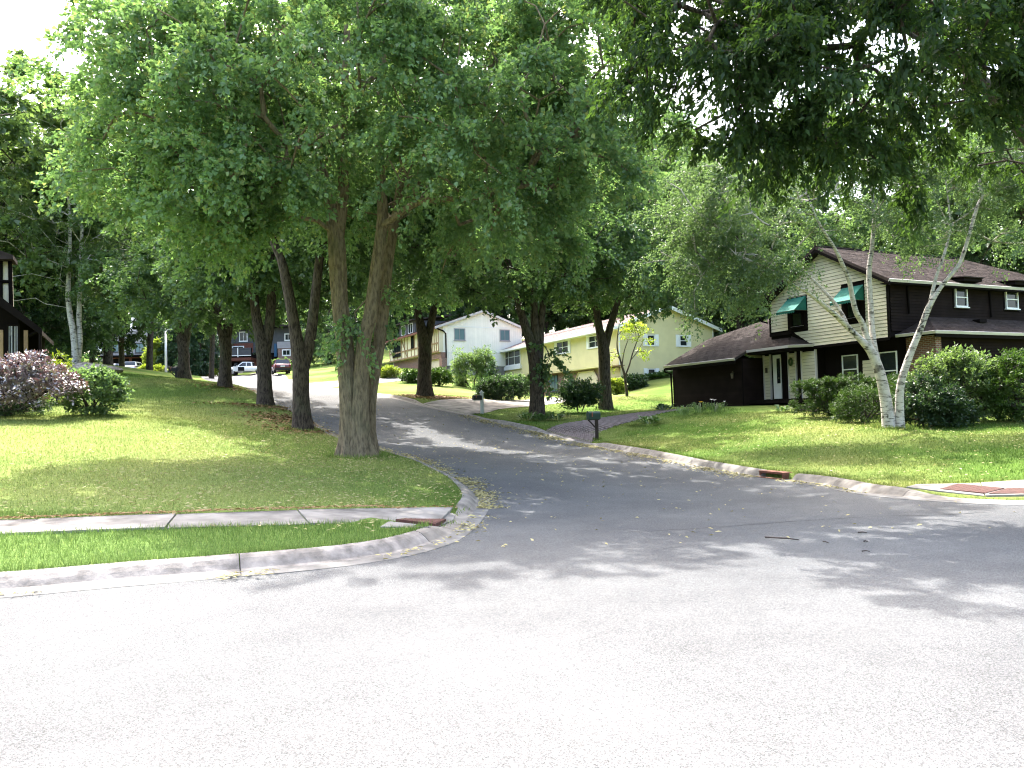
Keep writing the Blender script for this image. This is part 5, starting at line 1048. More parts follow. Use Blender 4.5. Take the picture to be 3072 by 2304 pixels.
# ============ timbered house at the left edge
D = 27.0; tb = at(42, 412, D); TA = math.radians(26)
th_ = empty('timbered_house', (tb[0], D, G(tb[0], D) - .1), TA, 'dark brown house with cream timbered gable cut by the left edge', 'house')
def PL(px, py, off=0.0):               # local (x, z) on the rotated front, or on a plane off metres behind it
    r = ray(px, py); c, s_ = math.cos(TA), math.sin(TA); ox, oy = tb[0] - s_ * off, D + c * off; t = (oy * c - ox * s_) / (r[1] * c - r[0] * s_)
    return (r[0] * t - ox) * c + (r[1] * t - oy) * s_, EYE + r[2] * t - th_.location.z
X = lambda px, py=330, off=0.0: PL(px, py, off)[0]
ZZ = lambda py, px=20, off=0.0: PL(px, py, off)[1]
def pq(px, py, off): a, b_ = PL(px, py, off); return (a, off, b_)
MB().slab([pq(-70, 330, 2.2), pq(12.5, 330, 2.2), pq(10.5, 258, 2.2), pq(-70, 258, 2.2)], (0, .5, 0)).build('cream_wall', M['cream'], th_)
MB().tube([pq(11.6, 328, 2.14), pq(10, 258, 2.14)], .07, 4).build('timber', M['browntrim'], th_)
MB().tube([pq(1.0, 330, 2.14), pq(1.0, 258, 2.14)], .06, 4).build('timber', M['browntrim'], th_); MB().tube([pq(-60, 281.5, 2.14), pq(11, 281.5, 2.14)], .06, 4).build('timber', M['browntrim'], th_)
MB().slab([pq(13, 259, 1.7), pq(13, 255, 1.7), pq(-70, 225, 1.7), pq(-70, 259, 1.7)], (0, 1.2, 0)).build('upper_roof', M['roofbrown'], th_)
MB().slab([pq(-60, 246, -.9), pq(0, 297, -.9), pq(41, 329.5, -.9), pq(41, 334, -.9), pq(0, 303, -.9), pq(-60, 253, -.9)], (0, 4.4, 0)).build('roof', M['roofbrown'], th_)
MB().slab([pq(-60, 244.5, -.96), pq(0, 296, -.96), pq(42, 329, -.96), pq(42, 335.5, -.96), pq(0, 306, -.96), pq(-60, 256, -.96)], (0, .08, 0)).build('bargeboard', M['browntrim'], th_)
MB().slab([pq(-60, 420, .5), pq(18.5, 420, .5), pq(18.5, 318, .5), pq(-60, 262, .5)], (0, 3, 0)).build('lower_wall', M['browntrim'], th_); MB().slab([pq(18, 420, 2.4), pq(42, 420, 2.4), pq(42, 331, 2.4), pq(18, 316, 2.4)], (0, 1, 0)).build('back_wall', M['browntrim'], th_)
window(th_, my(.48), X(4.5), X(18), ZZ(364), ZZ(323), M['browntrim'], mull=(2, 1), fw=.06); 
for k in range(4): MB().mapbox(my(.47), X(6 + 3 * k), X(7.6 + 3 * k), ZZ(362), ZZ(325), .002, .02).build('curtain', M['curtain'], th_)
for px in (3.6, 28): part(th_, 'post', M['timber'], X(px) - .06, X(px) + .06, -.6, -.48, 0, ZZ(332))
MB().tube([(X(28), -.5, ZZ(338)), (X(41), -.5, ZZ(332))], .06, 5).build('brace', M['browntrim'], th_); MB().tube([(X(43), -.9, ZZ(331)), (X(43), -.85, .3)], .05, 6).build('downspout', M['browntrim'], th_)
part(th_, 'step', M['stone'], X(-30), X(13), -2.2, -1.6, -.2, .12)
# ------------------------------------------------------------------ shrubs, plants, rocks
def shrub(name, px, d, w_, dp, h, leaf, label, cat='shrub', n=60, K=110, ll=.07, lw=None, seed=1, lowcut=.12, base_py=410, stems=7, group=None, ells=None, droop=.2, hang=.1, spread=.9, twig=.28, xy=None, bark='stick', hollow=.35, flat=.8, visible_stem=.0):
    lw = lw * 1.18 if lw else ll * .62; ll *= 1.15; K = int(K * .7)
    r_ = np.random.default_rng(seed); x, y = (at(px, base_py, d)[0], d) if xy is None else xy; base = np.array([x, y, G(x, y)]); root = empty(name, tuple(base - (0, 0, .03)), label=label, cat=cat, group=group)
    E = ells or [(0, 0, h * .55, w_ / 2, dp / 2, h * .45, 1)]
    P = sample_ells(E, n, r_, hollow, .35); P[:, 2] = np.maximum(P[:, 2], lowcut)
    mb_nodes = [np.array([r_.normal(0, w_ * .05), r_.normal(0, dp * .05), visible_stem * k / 3 + .02]) for k in range(4)]
    nodes, par, rad, Q, O = skeleton(mb_nodes, [.03] * 4, P, r_, .6); BV, BF = branch_mesh(nodes, par, rad * .8, 4)
    sset(link('stems', np_mesh('stems', BV, BF, [M[bark]], smooth=True), root), kind='stuff')
    O = nrmz(nrmz(Q - np.array([0, 0, h * .3])) + .3 * O)
    LV, LF, rn = leaves(Q, O, K, r_, twig=twig, ll=ll, lw=lw or ll * .55, droop=droop, spread=spread, flat=flat, hang=hang, twigs=6)
    LV[:, 2] = np.maximum(LV[:, 2], .02); link('foliage', np_mesh('foliage', LV, LF, [M[leaf]], rnd=rn), root); return root

hedge = [(-1.75 + .5 * i, 0, .75, .5, .7, .62, 1) for i in range(8)] + [(-1.75 + .5 * i, 0, 1.25, .42, .62, .22, 1.6) for i in range(8)]
shrub('yew_hedge', 855, 28.6, 3.8, 1.4, 1.5, 'yew', 'flat-topped clipped yew hedge under the brown house windows', 'hedge', n=330, K=200, ll=.06, lw=.026, seed=3, ells=hedge, hollow=.7, twig=.17, droop=0)
shrub('juniper_bush', 862, 26.2, 1.9, 1.4, 1.2, 'yew', 'low spreading juniper left of the birch trunks', 'shrub', n=90, K=150, ll=.07, lw=.025, seed=4, twig=.3, droop=.3)
shrub('juniper_bush', 884, 27.4, 1.6, 1.2, 1.5, 'yew', 'loose evergreen seen between the birch trunks', 'shrub', n=60, K=130, ll=.08, lw=.03, seed=5, twig=.35)
shrub('dogwood_bush', 930, 25.0, 1.7, 1.5, 1.9, 'deep', 'glossy dark-leaved bush right beside the birch trunks', 'shrub', n=110, K=130, ll=.095, lw=.05, seed=6, twig=.34, ells=[(0, 0, .8, .95, .75, .75, 1), (.5, -.3, .45, .8, .6, .42, 1)])
shrub('lilac_bush', 958, 26.2, 3.0, 2.2, 2.7, 'pale', 'big grey-green bush with upright shoots below the brown eaves', 'shrub', n=190, K=130, ll=.10, lw=.05, seed=7, twig=.42, droop=-.15, ells=[(0, 0, 1.2, 1.45, 1.1, 1.0, 1), (.2, 0, 1.8, .9, .8, .5, 1.4), (-.7, 0, 1.4, .6, .7, .8, 1.3), (1.1, -.2, 1.0, .8, .7, .8, 1)])
shrub('round_hedge', 1022, 25.4, 2.6, 2.2, 2.3, 'yew', 'rounded hedge with lime-green top at the right edge', 'hedge', n=170, K=140, ll=.08, lw=.04, seed=8, hollow=.6, twig=.26)
jm = shrub('japanese_maple', 30, 23.6, 3.6, 2.4, 1.9, 'maroon', 'maroon-leaved Japanese maple with thin stems on the left lawn', 'shrub', n=165, K=120, ll=.085, lw=.045, seed=10, base_py=418, twig=.36, droop=.5, visible_stem=.5, lowcut=.55, ells=[(-1.2, 0, 1.25, 1.0, .9, .62, 1), (-.2, 0, 1.4, 1.0, .9, .55, 1), (.75, -.1, 1.15, .7, .8, .45, 1.2), (-.3, -.3, .9, 1.1, .7, .35, .9), (.2, 0, 1.75, .45, .5, .25, 1.5)])
shrub('boxwood_shrub', 10, 24.6, 2.6, 1.6, .9, 'deep', 'dark evergreen shrub under the maroon maple', 'shrub', n=80, K=120, ll=.06, seed=12, base_py=418, twig=.25)
shrub('viburnum_bush', 91, 25.0, 1.8, 1.5, 1.45, 'green', 'mid-green leafy bush right of the maroon maple', 'shrub', n=110, K=110, ll=.09, lw=.06, seed=13, base_py=416, twig=.34, visible_stem=.2)
shrub('honeysuckle_bush', 56, 30.0, 1.1, .9, 1.7, 'lime', 'lime-green shrub at the corner of the timbered house', 'shrub', n=45, K=90, ll=.10, seed=14, base_py=370, twig=.4)
shrub('spirea_bush', 580, 40.0, 1.9, 1.6, 1.7, 'deep', 'dark vase-shaped bush between the two right lindens', 'shrub', n=110, K=120, ll=.12, lw=.06, seed=15, twig=.5, droop=-.05, ells=[(0, 0, 1.0, .9, .8, .55, 1), (0, 0, .6, .5, .45, .4, .7)])
shrub('arborvitae_shrub', 504, 47.5, 3.4, 2.0, 1.3, 'deep', 'wide dark spreading yew at the yellow house steps', 'shrub', n=120, K=120, ll=.13, lw=.06, seed=16, twig=.45)
shrub('bamboo_shrub', 474, 62.0, 2.9, 1.6, 3.7, 'pale', 'tall feathery pale-green shrub before the white gable', 'shrub', n=120, K=90, ll=.17, lw=.06, seed=17, twig=.7, droop=.3, hollow=.1, ells=[(-.9, 0, 1.9, .55, .5, 1.5, 1), (0, 0, 2.2, .5, .5, 1.6, 1), (.8, 0, 1.7, .6, .5, 1.5, 1)])
shrub('arborvitae_shrub', 493, 60.0, .8, .8, 2.4, 'conifer', 'narrow dark upright shrub beside the feathery one', 'shrub', n=30, K=90, ll=.15, seed=18, twig=.4)
shrub('clipped_hedge', 440, 60.5, 2.2, 1.3, 1.35, 'yew', 'rounded clipped bush before the tan garage door', 'hedge', n=80, K=110, ll=.13, lw=.06, seed=19, twig=.3)
shrub('clipped_hedge', 412, 62.5, 1.7, 1.2, 1.0, 'yew', 'low clipped bush left of the low-fork linden', 'hedge', n=60, K=110, ll=.13, lw=.06, seed=20, twig=.3)
shrub('flowering_shrub', 390, 67.0, 1.8, 1.2, .9, 'lime', 'pale yellow-green planting left of the white house steps', 'shrub', n=50, K=90, ll=.16, seed=61, twig=.4)
shrub('flowering_shrub', 465, 63.0, 1.2, .9, .8, 'pale', 'small pale shrub at the foot of the white gable', 'shrub', n=35, K=80, ll=.14, seed=62, twig=.35)
shrub('gold_shrub', 616, 54.5, 1.4, 1.0, 1.1, 'lime', 'golden-green shrub left of the sapling by the yellow gable', 'shrub', n=60, K=100, ll=.13, seed=63, twig=.35)
shrub('gold_shrub', 596, 55.5, 1.0, .8, .8, 'lime', 'small golden shrub by the brick garage arches', 'shrub', n=40, K=90, ll=.13, seed=64, twig=.3)
shrub('foundation_shrub', 634, 56.5, 1.7, 1.0, 1.0, 'deep', 'dark shrub at the foot of the yellow gable by the sapling', 'shrub', n=55, K=100, ll=.14, seed=65, twig=.35)
shrub('foundation_shrub', 512, 66, 3.0, 1.2, 1.4, 'green', 'bright shrub under the yellow house picture window', 'shrub', n=70, K=100, ll=.16, seed=66, twig=.4)
shrub('flower_bed', 202, 104, 3.6, 1.6, 1.3, 'lime', 'bed of yellow daylilies by the far street', 'flower bed', n=60, K=90, ll=.28, seed=67, twig=.5)
shrub('far_shrub', 281, 110, 2.9, 1.6, 1.7, 'pale', 'pale variegated shrubs behind the dark red car', 'shrub', n=70, K=90, ll=.25, seed=68, twig=.5)
shrub('far_shrub', 156, 112, 2.4, 1.6, 5.2, 'lime', 'tall sunlit lime-green shrub right of grey stucco house', 'shrub', n=110, K=90, ll=.28, seed=69, twig=.7)
shrub('flower_border', 152, 96, 4.4, 1.4, 1.1, 'lime', 'sunny flower border below the light pole', 'flower bed', n=60, K=90, ll=.24, seed=70, twig=.5)

def rosette(name, px, py, d, rad, leaf, label, n=46, ll=.26, lw=.15, seed=1, cat='plant', xy=None, blade=False):
    r_ = np.random.default_rng(seed); x, y = (at(px, py, d)[0], d) if xy is None else xy; root = empty(name, (x, y, G(x, y) - .01), label=label, cat=cat)
    a = r_.uniform(0, 6.283, n); el = r_.uniform(.25, 1.1, n) if not blade else r_.uniform(.8, 1.35, n); rr = r_.uniform(.05, .55, n) * rad
    p0 = np.c_[np.cos(a) * rr, np.sin(a) * rr, r_.uniform(0, .04, n)]; ax = np.c_[np.cos(a) * np.cos(el), np.sin(a) * np.cos(el), np.sin(el)]
    L = (ll * r_.uniform(.7, 1.25, n))[:, None]; W = lw * r_.uniform(.8, 1.2, n)[:, None]; sd = nrmz(np.cross(ax, [0, 0, 1.0])); st = L * (.9 if not blade else .2)
    b_ = p0 + ax * st; m1 = b_ + ax * L * .5 + np.array([0, 0, .05 * ll]); tip = b_ + ax * L * 1.0 * np.array([1.25, 1.25, .45])
    V = np.stack([p0, b_ - sd * W * .12, m1 - sd * W * .5, tip, m1 + sd * W * .5, b_ + sd * W * .12], 1).reshape(-1, 3); k = np.arange(n)[:, None] * 6
    F = np.concatenate([k + np.array([[0, 1, 5]]), k + np.array([[1, 2, 4]]), k + np.array([[1, 4, 5]]), k + np.array([[2, 3, 4]])], 1).reshape(-1, 3)
    V[:, 2] = np.maximum(V[:, 2], .01); link('leaves', np_mesh('leaves', V, F, [M[leaf]], rnd=np.repeat(r_.uniform(0, .9, n), 4)), root)['kind'] = 'stuff'; return root
rosette('hosta_plant', 650, 424, 30.8, .62, 'hosta', 'broad-leaved hosta beside the paver driveway', n=70, seed=1)
rosette('hosta_plant', 528, 423, 34.6, .5, 'hosta', 'hosta at the left foot of the triple-stemmed linden', n=50, seed=2)
rosette('hosta_plant', 543, 423, 34.3, .5, 'hosta', 'hosta in front of the triple-stemmed linden', n=50, seed=3)
rosette('hosta_plant', 558, 421, 34.8, .55, 'hosta', 'hosta at the right foot of the triple-stemmed linden', n=50, seed=4)
rosette('daylily_clump', 684, 414, 32.2, .5, 'green', 'clump of daylily leaves near the brown garage corner', n=90, ll=.5, lw=.03, seed=5, blade=True)
rosette('daylily_clump', 700, 413, 32.6, .5, 'green', 'daylily clump with a yellow flower by the brown garage wall', n=90, ll=.55, lw=.03, seed=6, blade=True)
rosette('daylily_clump', 716, 412, 32.6, .5, 'green', 'clump of strappy leaves with white flowers by the garage wall', n=90, ll=.5, lw=.03, seed=7, blade=True)
rosette('fern_clump', 664, 410, 36.0, .55, 'deep', 'leafy clump at the far corner of the brown garage', n=60, seed=8)
rosette('porch_plant', 781, 402, 31.4, .3, 'hosta', 'small potted plant on the brown house porch step', n=36, ll=.2, seed=9)
for i in range(9): rosette('hosta_plant', 642 + i * 3.4, 382, 59.0, .45, 'hosta', ['leftmost', 'second from left', 'third from left', 'fourth from left', 'middle', 'fourth from right', 'third from right', 'second from right', 'rightmost'][i] + ' hosta of the row along the yellow gable', n=40, ll=.34, lw=.2, seed=20 + i)['group'] = 'hostas along the yellow gable'
def flower(px, py, d, mat, label, s=.07):
    p = at(px, py, d); z0 = G(p[0], p[1]); h = max(.15, p[2] - z0); r = empty('flower', (p[0], p[1], z0), label=label, cat='flower'); MB().tube([(0, 0, 0), (.02, 0, h)], .006, 4).build('stem', M['green'], r)
    m = MB()
    for k in range(6):
        a = k * 1.047; m.add([(.02, 0, h), (.02 + s * .6 * math.cos(a - .4), s * .6 * math.sin(a - .4), h + .03), (.02 + s * math.cos(a), s * math.sin(a), h + .05), (.02 + s * .6 * math.cos(a + .4), s * .6 * math.sin(a + .4), h + .03)], [(0, 1, 2, 3)])
    m.build('petals', M[mat], r)
flower(700.5, 402.5, 32.3, 'yellowflower', 'yellow lily before the dark garage wall', .13); flower(711, 400, 32.4, 'whiteflower', 'white blossom left of its neighbour by the garage wall', .1); flower(714, 400.5, 32.4, 'whiteflower', 'white blossom right of its neighbour by the garage wall', .11); flower(724, 402, 32.5, 'whiteflower', 'small white blossom nearest the porch', .07)
for i in range(14): flower(191 + i * 1.7 + (i % 3) * .4, 363.5 + (i * 7 % 5) * .5, 103.2, 'yellowflower', 'yellow daylily flower in the far bed', .3)
for o in [o for o in bpy.data.objects if o.get('label') == 'yellow daylily flower in the far bed']: o['group'] = 'yellow daylilies in the far bed'

# young tree with sparse yellow-green leaves in front of the yellow gable
sb = at(627, 396, 50); sb[2] = G(sb[0], sb[1]); q = lambda x, y: at(x, y, 50.0)
sst = [[(q(627, 396), .10), (q(625.5, 382), .085), (q(624, 373), .08), (q(620.5, 361), .06), (q(617, 345), .045), (q(619, 325), .02)], [(q(625, 376), .06), (q(629, 366), .05), (q(633, 352), .04), (q(639, 336), .02)], [(q(622, 366), .045), (q(624, 352), .035), (q(628, 340), .02)], [(q(631, 360), .03), (q(637, 352), .025), (q(643, 342), .012)]]
sst[0] = ground_stem(sst[0]); se = []
for x, y, r, rz_ in [(612, 355, .5, .3), (640, 335, .7, .6), (622, 335, .6, .6), (632, 325, .8, .5), (610, 365, .4, .25), (646, 350, .5, .4)]: p = q(x, y); se.append((p[0], p[1], p[2], r, r, rz_, 1))
tree('young_tree', sb, sst, se, 40, 26, M['lime'], M['bark_dark'], 'slender multi-stemmed sapling before the yellow gable', seed=71, lk=dict(twig=.5, ll=.15, lw=.1, droop=.3, spread=.9, flat=.8, hang=.3), stem_n=8, flare=.1, zmin=1.2, hollow=.1)

# rocks by the left birch
import bmesh
for i, (px, py, d, sx, sz, lb) in enumerate([(84, 366, 43, .75, .35, 'flat mossy boulder at the top of the rock pile'), (92, 367.5, 43, .7, .28, 'grey boulder at the crest of the rock pile'), (87, 371, 42, .6, .3, 'rounded tan boulder on the left of the rock pile'), (95, 371.5, 41.6, .8, .3, 'long pale boulder in the middle of the rock pile'), (103, 372.5, 41.3, .85, .33, 'large dark boulder at the right end of the rock pile'), (90, 374.5, 41, .5, .22, 'small stone at the foot of the rock pile')]):
    p = at(px, py, d); bm = bmesh.new(); bmesh.ops.create_icosphere(bm, subdivisions=3, radius=1); r_ = np.random.default_rng(90 + i); ph = r_.uniform(0, 6, 6)
    for v in bm.verts:
        c = v.co; k = 1 + .18 * math.sin(3 * c.x + ph[0]) * math.sin(3.3 * c.y + ph[1]) + .12 * math.sin(5 * c.z + 4 * c.x + ph[2]) + .06 * math.sin(9 * c.y + ph[3]); v.co = Vector((c.x * sx * k, c.y * sx * .8 * k, c.z * sz * k))
    me = bpy.data.meshes.new('boulder'); bm.to_mesh(me); bm.free(); me.materials.append(M['rock']); o = link('boulder', me); o.location = (p[0], p[1], G(p[0], p[1]) + sz * .45); sset(o, lb, 'rock', 'boulders by the left birch')

# ------------------------------------------------------------------ mailboxes, light pole
M['mailgreen'] = pmat('green_mailbox_paint', (.012, .04, .03), .2, 6, .45, .05, 40); M['mailblack'] = pmat('black_mailbox_paint', (.012, .012, .013), .2, 6, .45, .05, 40); M['postwood'] = pmat('dark_post_wood', (.045, .032, .028), .3, 6, .85, .3, 40)
M['postwhite'] = pmat('white_post', (.6, .62, .6), .1, 4, .6, .05, 30); M['metal'] = pmat('galvanised_pole', (.45, .47, .48), .1, 4, .5, 0, metal=.3)
def mailbox(px, py, d, hgt, rz, boxm, postm, label, bl=.5, bw=.22, bh=.26, brace=True, sq=.05, cap=False):
    x = at(px, py, d)[0]; r = empty('mailbox', (x, d, G(x, d) - .02), rz, label, 'mailbox')
    MB().box(-sq, sq, -sq, sq, 0, hgt + (.12 if cap else -.02)).build('post', postm, r)
    if cap: m = MB(); m.box(-sq - .03, sq + .03, -sq - .03, sq + .03, hgt + .12, hgt + .16); m.add([(-sq, -sq, hgt + .16), (sq, -sq, hgt + .16), (sq, sq, hgt + .16), (-sq, sq, hgt + .16), (0, 0, hgt + .26)], [(0, 1, 4), (1, 2, 4), (2, 3, 4), (3, 0, 4)]); m.build('finial', postm, r)
    n = 9; z0 = hgt if not cap else hgt - .22; prof = [(-bw / 2, z0), (bw / 2, z0), (bw / 2, z0 + bh - bw / 2)] + [(bw / 2 * math.cos(a), z0 + bh - bw / 2 + bw / 2 * math.sin(a)) for a in np.linspace(.2, math.pi - .2, n)] + [(-bw / 2, z0 + bh - bw / 2)]
    o = -bl + .12 if not cap else -bl - .02; b_ = MB().slab([(o, y, z) for y, z in prof], (bl, 0, 0)).build('box', boxm, r); k = len(prof)
    MB().slab([(o - .014, y * 1.06, z0 + (z - z0) * 1.03) for y, z in prof], (.012, 0, 0)).build('door', boxm, b_)
    MB().box(o + .1, o + .14, -bw / 2 - .03, -bw / 2 - .006, z0 + .1, z0 + .26).build('flag', M['pot'], b_)
    if brace: MB().tube([(-.34, 0, hgt - .01), (-.04, 0, hgt - .32)], .03, 5).build('brace', postm, r)
    MB().box(o + .02, .1, -.06, .06, z0 - .03, z0).build('shelf', postm, r)
mailbox(597, 438, 28.9, .80, .3, M['mailgreen'], M['postwood'], 'dark green mailbox on a wooden post by the paver driveway', .46, .24, .30)
mailbox(482, 410.5, 37.6, .92, .35, M['mailblack'], M['postwhite'], 'black mailbox on a white capped post by the concrete driveway', .42, .22, .24, False, .07, True)
mailbox(176, 378, 46.2, .45, .2, M['mailblack'], M['mailblack'], 'black mailbox on a short post beside the V-forked linden', .5, .25, .26)
lx = at(166, 367, 95)[0]; lp_ = empty('light_pole', (lx, 95, G(lx, 95) - .1), 0, 'tall slim metal light pole in front of the far conifers', 'light pole'); MB().tube([(0, 0, 0), (0, 0, 5.6)], [.16, .10], 10).build('pole', M['metal'], lp_, True); MB().tube([(0, 0, 5.55), (.3, -.2, 5.75), (.8, -.5, 5.75)], [.05, .05, .04], 6).build('arm', M['metal'], lp_); MB().box(.6, 1.2, -.75, -.4, 5.68, 5.82).build('lamp_head', M['metal'], lp_)

# ------------------------------------------------------------------ vehicles (built facing +x)
M['carwhite'] = carpaint('white_car_paint', (.72, .73, .74)); M['carred'] = carpaint('dark_red_car_paint', (.09, .006, .012)); M['carsilver'] = carpaint('silver_car_paint', (.42, .44, .48)); M['tyre'] = pmat('tyre', (.014, .014, .015), .2, 10, .9, .1, 40); M['rim'] = pmat('wheel_rim', (.30, .30, .32), .1, 4, .4, 0, metal=.7)
M['plastic'] = pmat('black_trim', (.015, .015, .016), .1, 5, .6, 0); M['lampred'] = carpaint('red_lamp', (.25, .01, .012), .2); M['lampclear'] = carpaint('clear_lamp', (.5, .5, .48), .15); M['carglass'] = glass_mat('car_glass', (.02, .025, .03), .05); M['plate'] = pmat('number_plate', (.6, .6, .58), .1, 9, .5, 0)
def vehicle(name, loc, rz, body, roofp, W, paint, wheels, wr, label, bed=None, open_door=False, rear=True, windows=()):
    r = empty(name, loc, rz, label, 'car' if name != 'pickup_truck' else 'truck')
    zb = max(z for _, z in body)
    m = MB(); n = len(body); bev = .07
    for y, k in ((-W / 2, 1.0), (-W / 2 + bev, 1.02), (W / 2 - bev, 1.02), (W / 2, 1.0)):
        cx = sum(x for x, _ in body) / n; cz = sum(z for _, z in body) / n; m.v += [(cx + (x - cx) * (1.0 if k > 1 else .985), y, cz + (z - cz) * (1.0 if k > 1 else .94)) for x, z in body]
    for a in range(3):
        for i in range(n): m.f.append((a * n + i, a * n + (i + 1) % n, (a + 1) * n + (i + 1) % n, (a + 1) * n + i)); m.m.append(0)
    m.f += [tuple(range(n)), tuple(range(3 * n, 4 * n))]; m.m += [0, 0]
    bd = m.build('body', paint, r, True)
    n2 = len(roofp); zt = max(z for _, z in roofp); z0 = min(z for _, z in roofp)
    half = lambda z: W / 2 * (.96 - .20 * (z - z0) / (zt - z0))
    c = MB(); c.v = [(x, -half(z), z) for x, z in roofp] + [(x, half(z), z) for x, z in roofp]; c.f = [tuple(range(n2)), tuple(range(n2, 2 * n2))] + [(i, (i + 1) % n2, (i + 1) % n2 + n2, i + n2) for i in range(n2)]; c.m = [0] * len(c.f); cb = c.build('cabin', paint, r)
    for wpoly in windows:                # side panes
        for sgn in (-1, 1): MB().slab([(x, sgn * (half(z) + .006), z) for x, z in wpoly], (0, sgn * .008, 0)).build('side_window', M['carglass'], cb)
    def endpane(a, b_, nm, inx):         # glass on the sloping front / rear face between roof points a, b_
        (x0, z0_), (x1, z1_) = a, b_; d_ = .08; pa = (x0 + (x1 - x0) * d_, z0_ + (z1_ - z0_) * d_); pb = (x0 + (x1 - x0) * (1 - d_), z0_ + (z1_ - z0_) * (1 - d_))
        MB().slab([(pa[0] + inx, -half(pa[1]) * .92, pa[1]), (pa[0] + inx, half(pa[1]) * .92, pa[1]), (pb[0] + inx, half(pb[1]) * .92, pb[1]), (pb[0] + inx, -half(pb[1]) * .92, pb[1])], (inx * .8, 0, .004)).build(nm, M['carglass'], cb)
    endpane(roofp[0], roofp[1], 'rear_window', -.012); endpane(roofp[-1], roofp[-2], 'windshield', .012)
    for x in wheels:
        for sgn in (-1, 1):
            y = sgn * (W / 2 - .11); w_ = MB().tube([(x, y - .12, wr), (x, y - .10, wr), (x, y + .10, wr), (x, y + .12, wr)], [wr * .86, wr, wr, wr * .86], 20).build('wheel', M['tyre'], r); MB().tube([(x, y + sgn * .122, wr), (x, y + sgn * .135, wr)], [wr * .62, wr * .5], 14).build('rim', M['rim'], w_)
            MB().tube([(x + (wr + .06) * math.cos(a), sgn * (W / 2 - .015), wr + (wr + .06) * math.sin(a)) for a in np.linspace(.1, math.pi - .1, 9)], .035, 5).build('wheel_arch', M['plastic'], bd)
    x0 = min(x for x, _ in body); x1 = max(x for x, _ in body)
    MB().box(x0 - .06, x0 + .1, -W / 2 + .05, W / 2 - .05, .38, .62).build('rear_bumper', M['plastic'], r); MB().box(x1 - .1, x1 + .06, -W / 2 + .05, W / 2 - .05, .36, .62).build('front_bumper', M['plastic'], r); MB().box(x0 - .075, x0 - .05, -.26, .26, .74, .9).build('number_plate', M['plate'], r)
    for sgn in (-1, 1):
        MB().box(x0 - .02, x0 + .12, sgn * W / 2 * .97 - (.14 if sgn > 0 else 0), sgn * W / 2 * .97 + (.14 if sgn < 0 else 0), .82, 1.06).build('tail_lamp', M['lampred'], r); MB().box(x1 - .14, x1 + .015, sgn * W / 2 * .95 - (.26 if sgn > 0 else 0), sgn * W / 2 * .95 + (.26 if sgn < 0 else 0), .72, .92).build('headlamp', M['lampclear'], r)
        mr = roofp[-1][0] - .1; MB().box(mr - .07, mr + .08, sgn * (W / 2 + .13) - .1, sgn * (W / 2 + .13) + .1, z0 + .02, z0 + .18).build('wing_mirror', paint, r)
    if bed: part(r, 'bed_floor', M['plastic'], *bed)
    return r, half
gz2 = lambda x, y: G(x, y) + .03
# white pickup seen from its driver side, facing left, front door open
tx, td_ = at(247, 374, 113)[0], 113.0
pk, hf = vehicle('pickup_truck', (tx, td_, gz2(tx, td_)), math.pi + .12, [(-2.95, .5), (2.75, .42), (2.92, .7), (2.88, 1.05), (1.5, 1.18), (.9, 1.2), (-2.95, 1.2)], [(-1.0, 1.18), (-.85, 1.86), (.45, 1.9), (1.35, 1.18)], 1.98, M['carwhite'], (-1.85, 1.85), .40, 'white crew-cab pickup with its front door open on the far driveway',
                 windows=[[(-.8, 1.26), (-.7, 1.76), (-.15, 1.78), (-.15, 1.26)], [(-.05, 1.26), (-.05, 1.78), (.4, 1.78), (1.0, 1.26)]])
part(pk, 'bed_liner', M['plastic'], -2.85, -1.1, -.8, .8, 1.19, 1.215)
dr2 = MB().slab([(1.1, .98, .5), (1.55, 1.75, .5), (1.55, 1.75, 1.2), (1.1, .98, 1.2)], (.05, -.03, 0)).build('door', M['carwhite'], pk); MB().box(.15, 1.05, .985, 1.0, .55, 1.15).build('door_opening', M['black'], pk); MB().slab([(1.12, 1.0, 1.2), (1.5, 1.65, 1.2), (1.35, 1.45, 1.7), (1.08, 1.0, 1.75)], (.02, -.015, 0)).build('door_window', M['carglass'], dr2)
MB().box(-1.0, 1.0, .90, 1.06, .34, .42).build('running_board', M['plastic'], pk)
# dark red SUV seen from behind
sx_, sd_ = at(281, 377, 95)[0], 95.0
vehicle('suv', (sx_, sd_, gz2(sx_, sd_)), math.radians(112), [(-2.2, .42), (2.2, .42), (2.3, .75), (2.1, 1.0), (1.1, 1.1), (-2.15, 1.12), (-2.28, .8)], [(-2.1, 1.08), (-1.75, 1.68), (.2, 1.74), (1.15, 1.08)], 1.9, M['carred'], (-1.35, 1.4), .36, 'dark red SUV parked with its back to the street bend', windows=[[(-1.7, 1.16), (-1.5, 1.58), (-.7, 1.62), (-.7, 1.16)], [(-.6, 1.16), (-.6, 1.62), (.15, 1.62), (.75, 1.16)]])
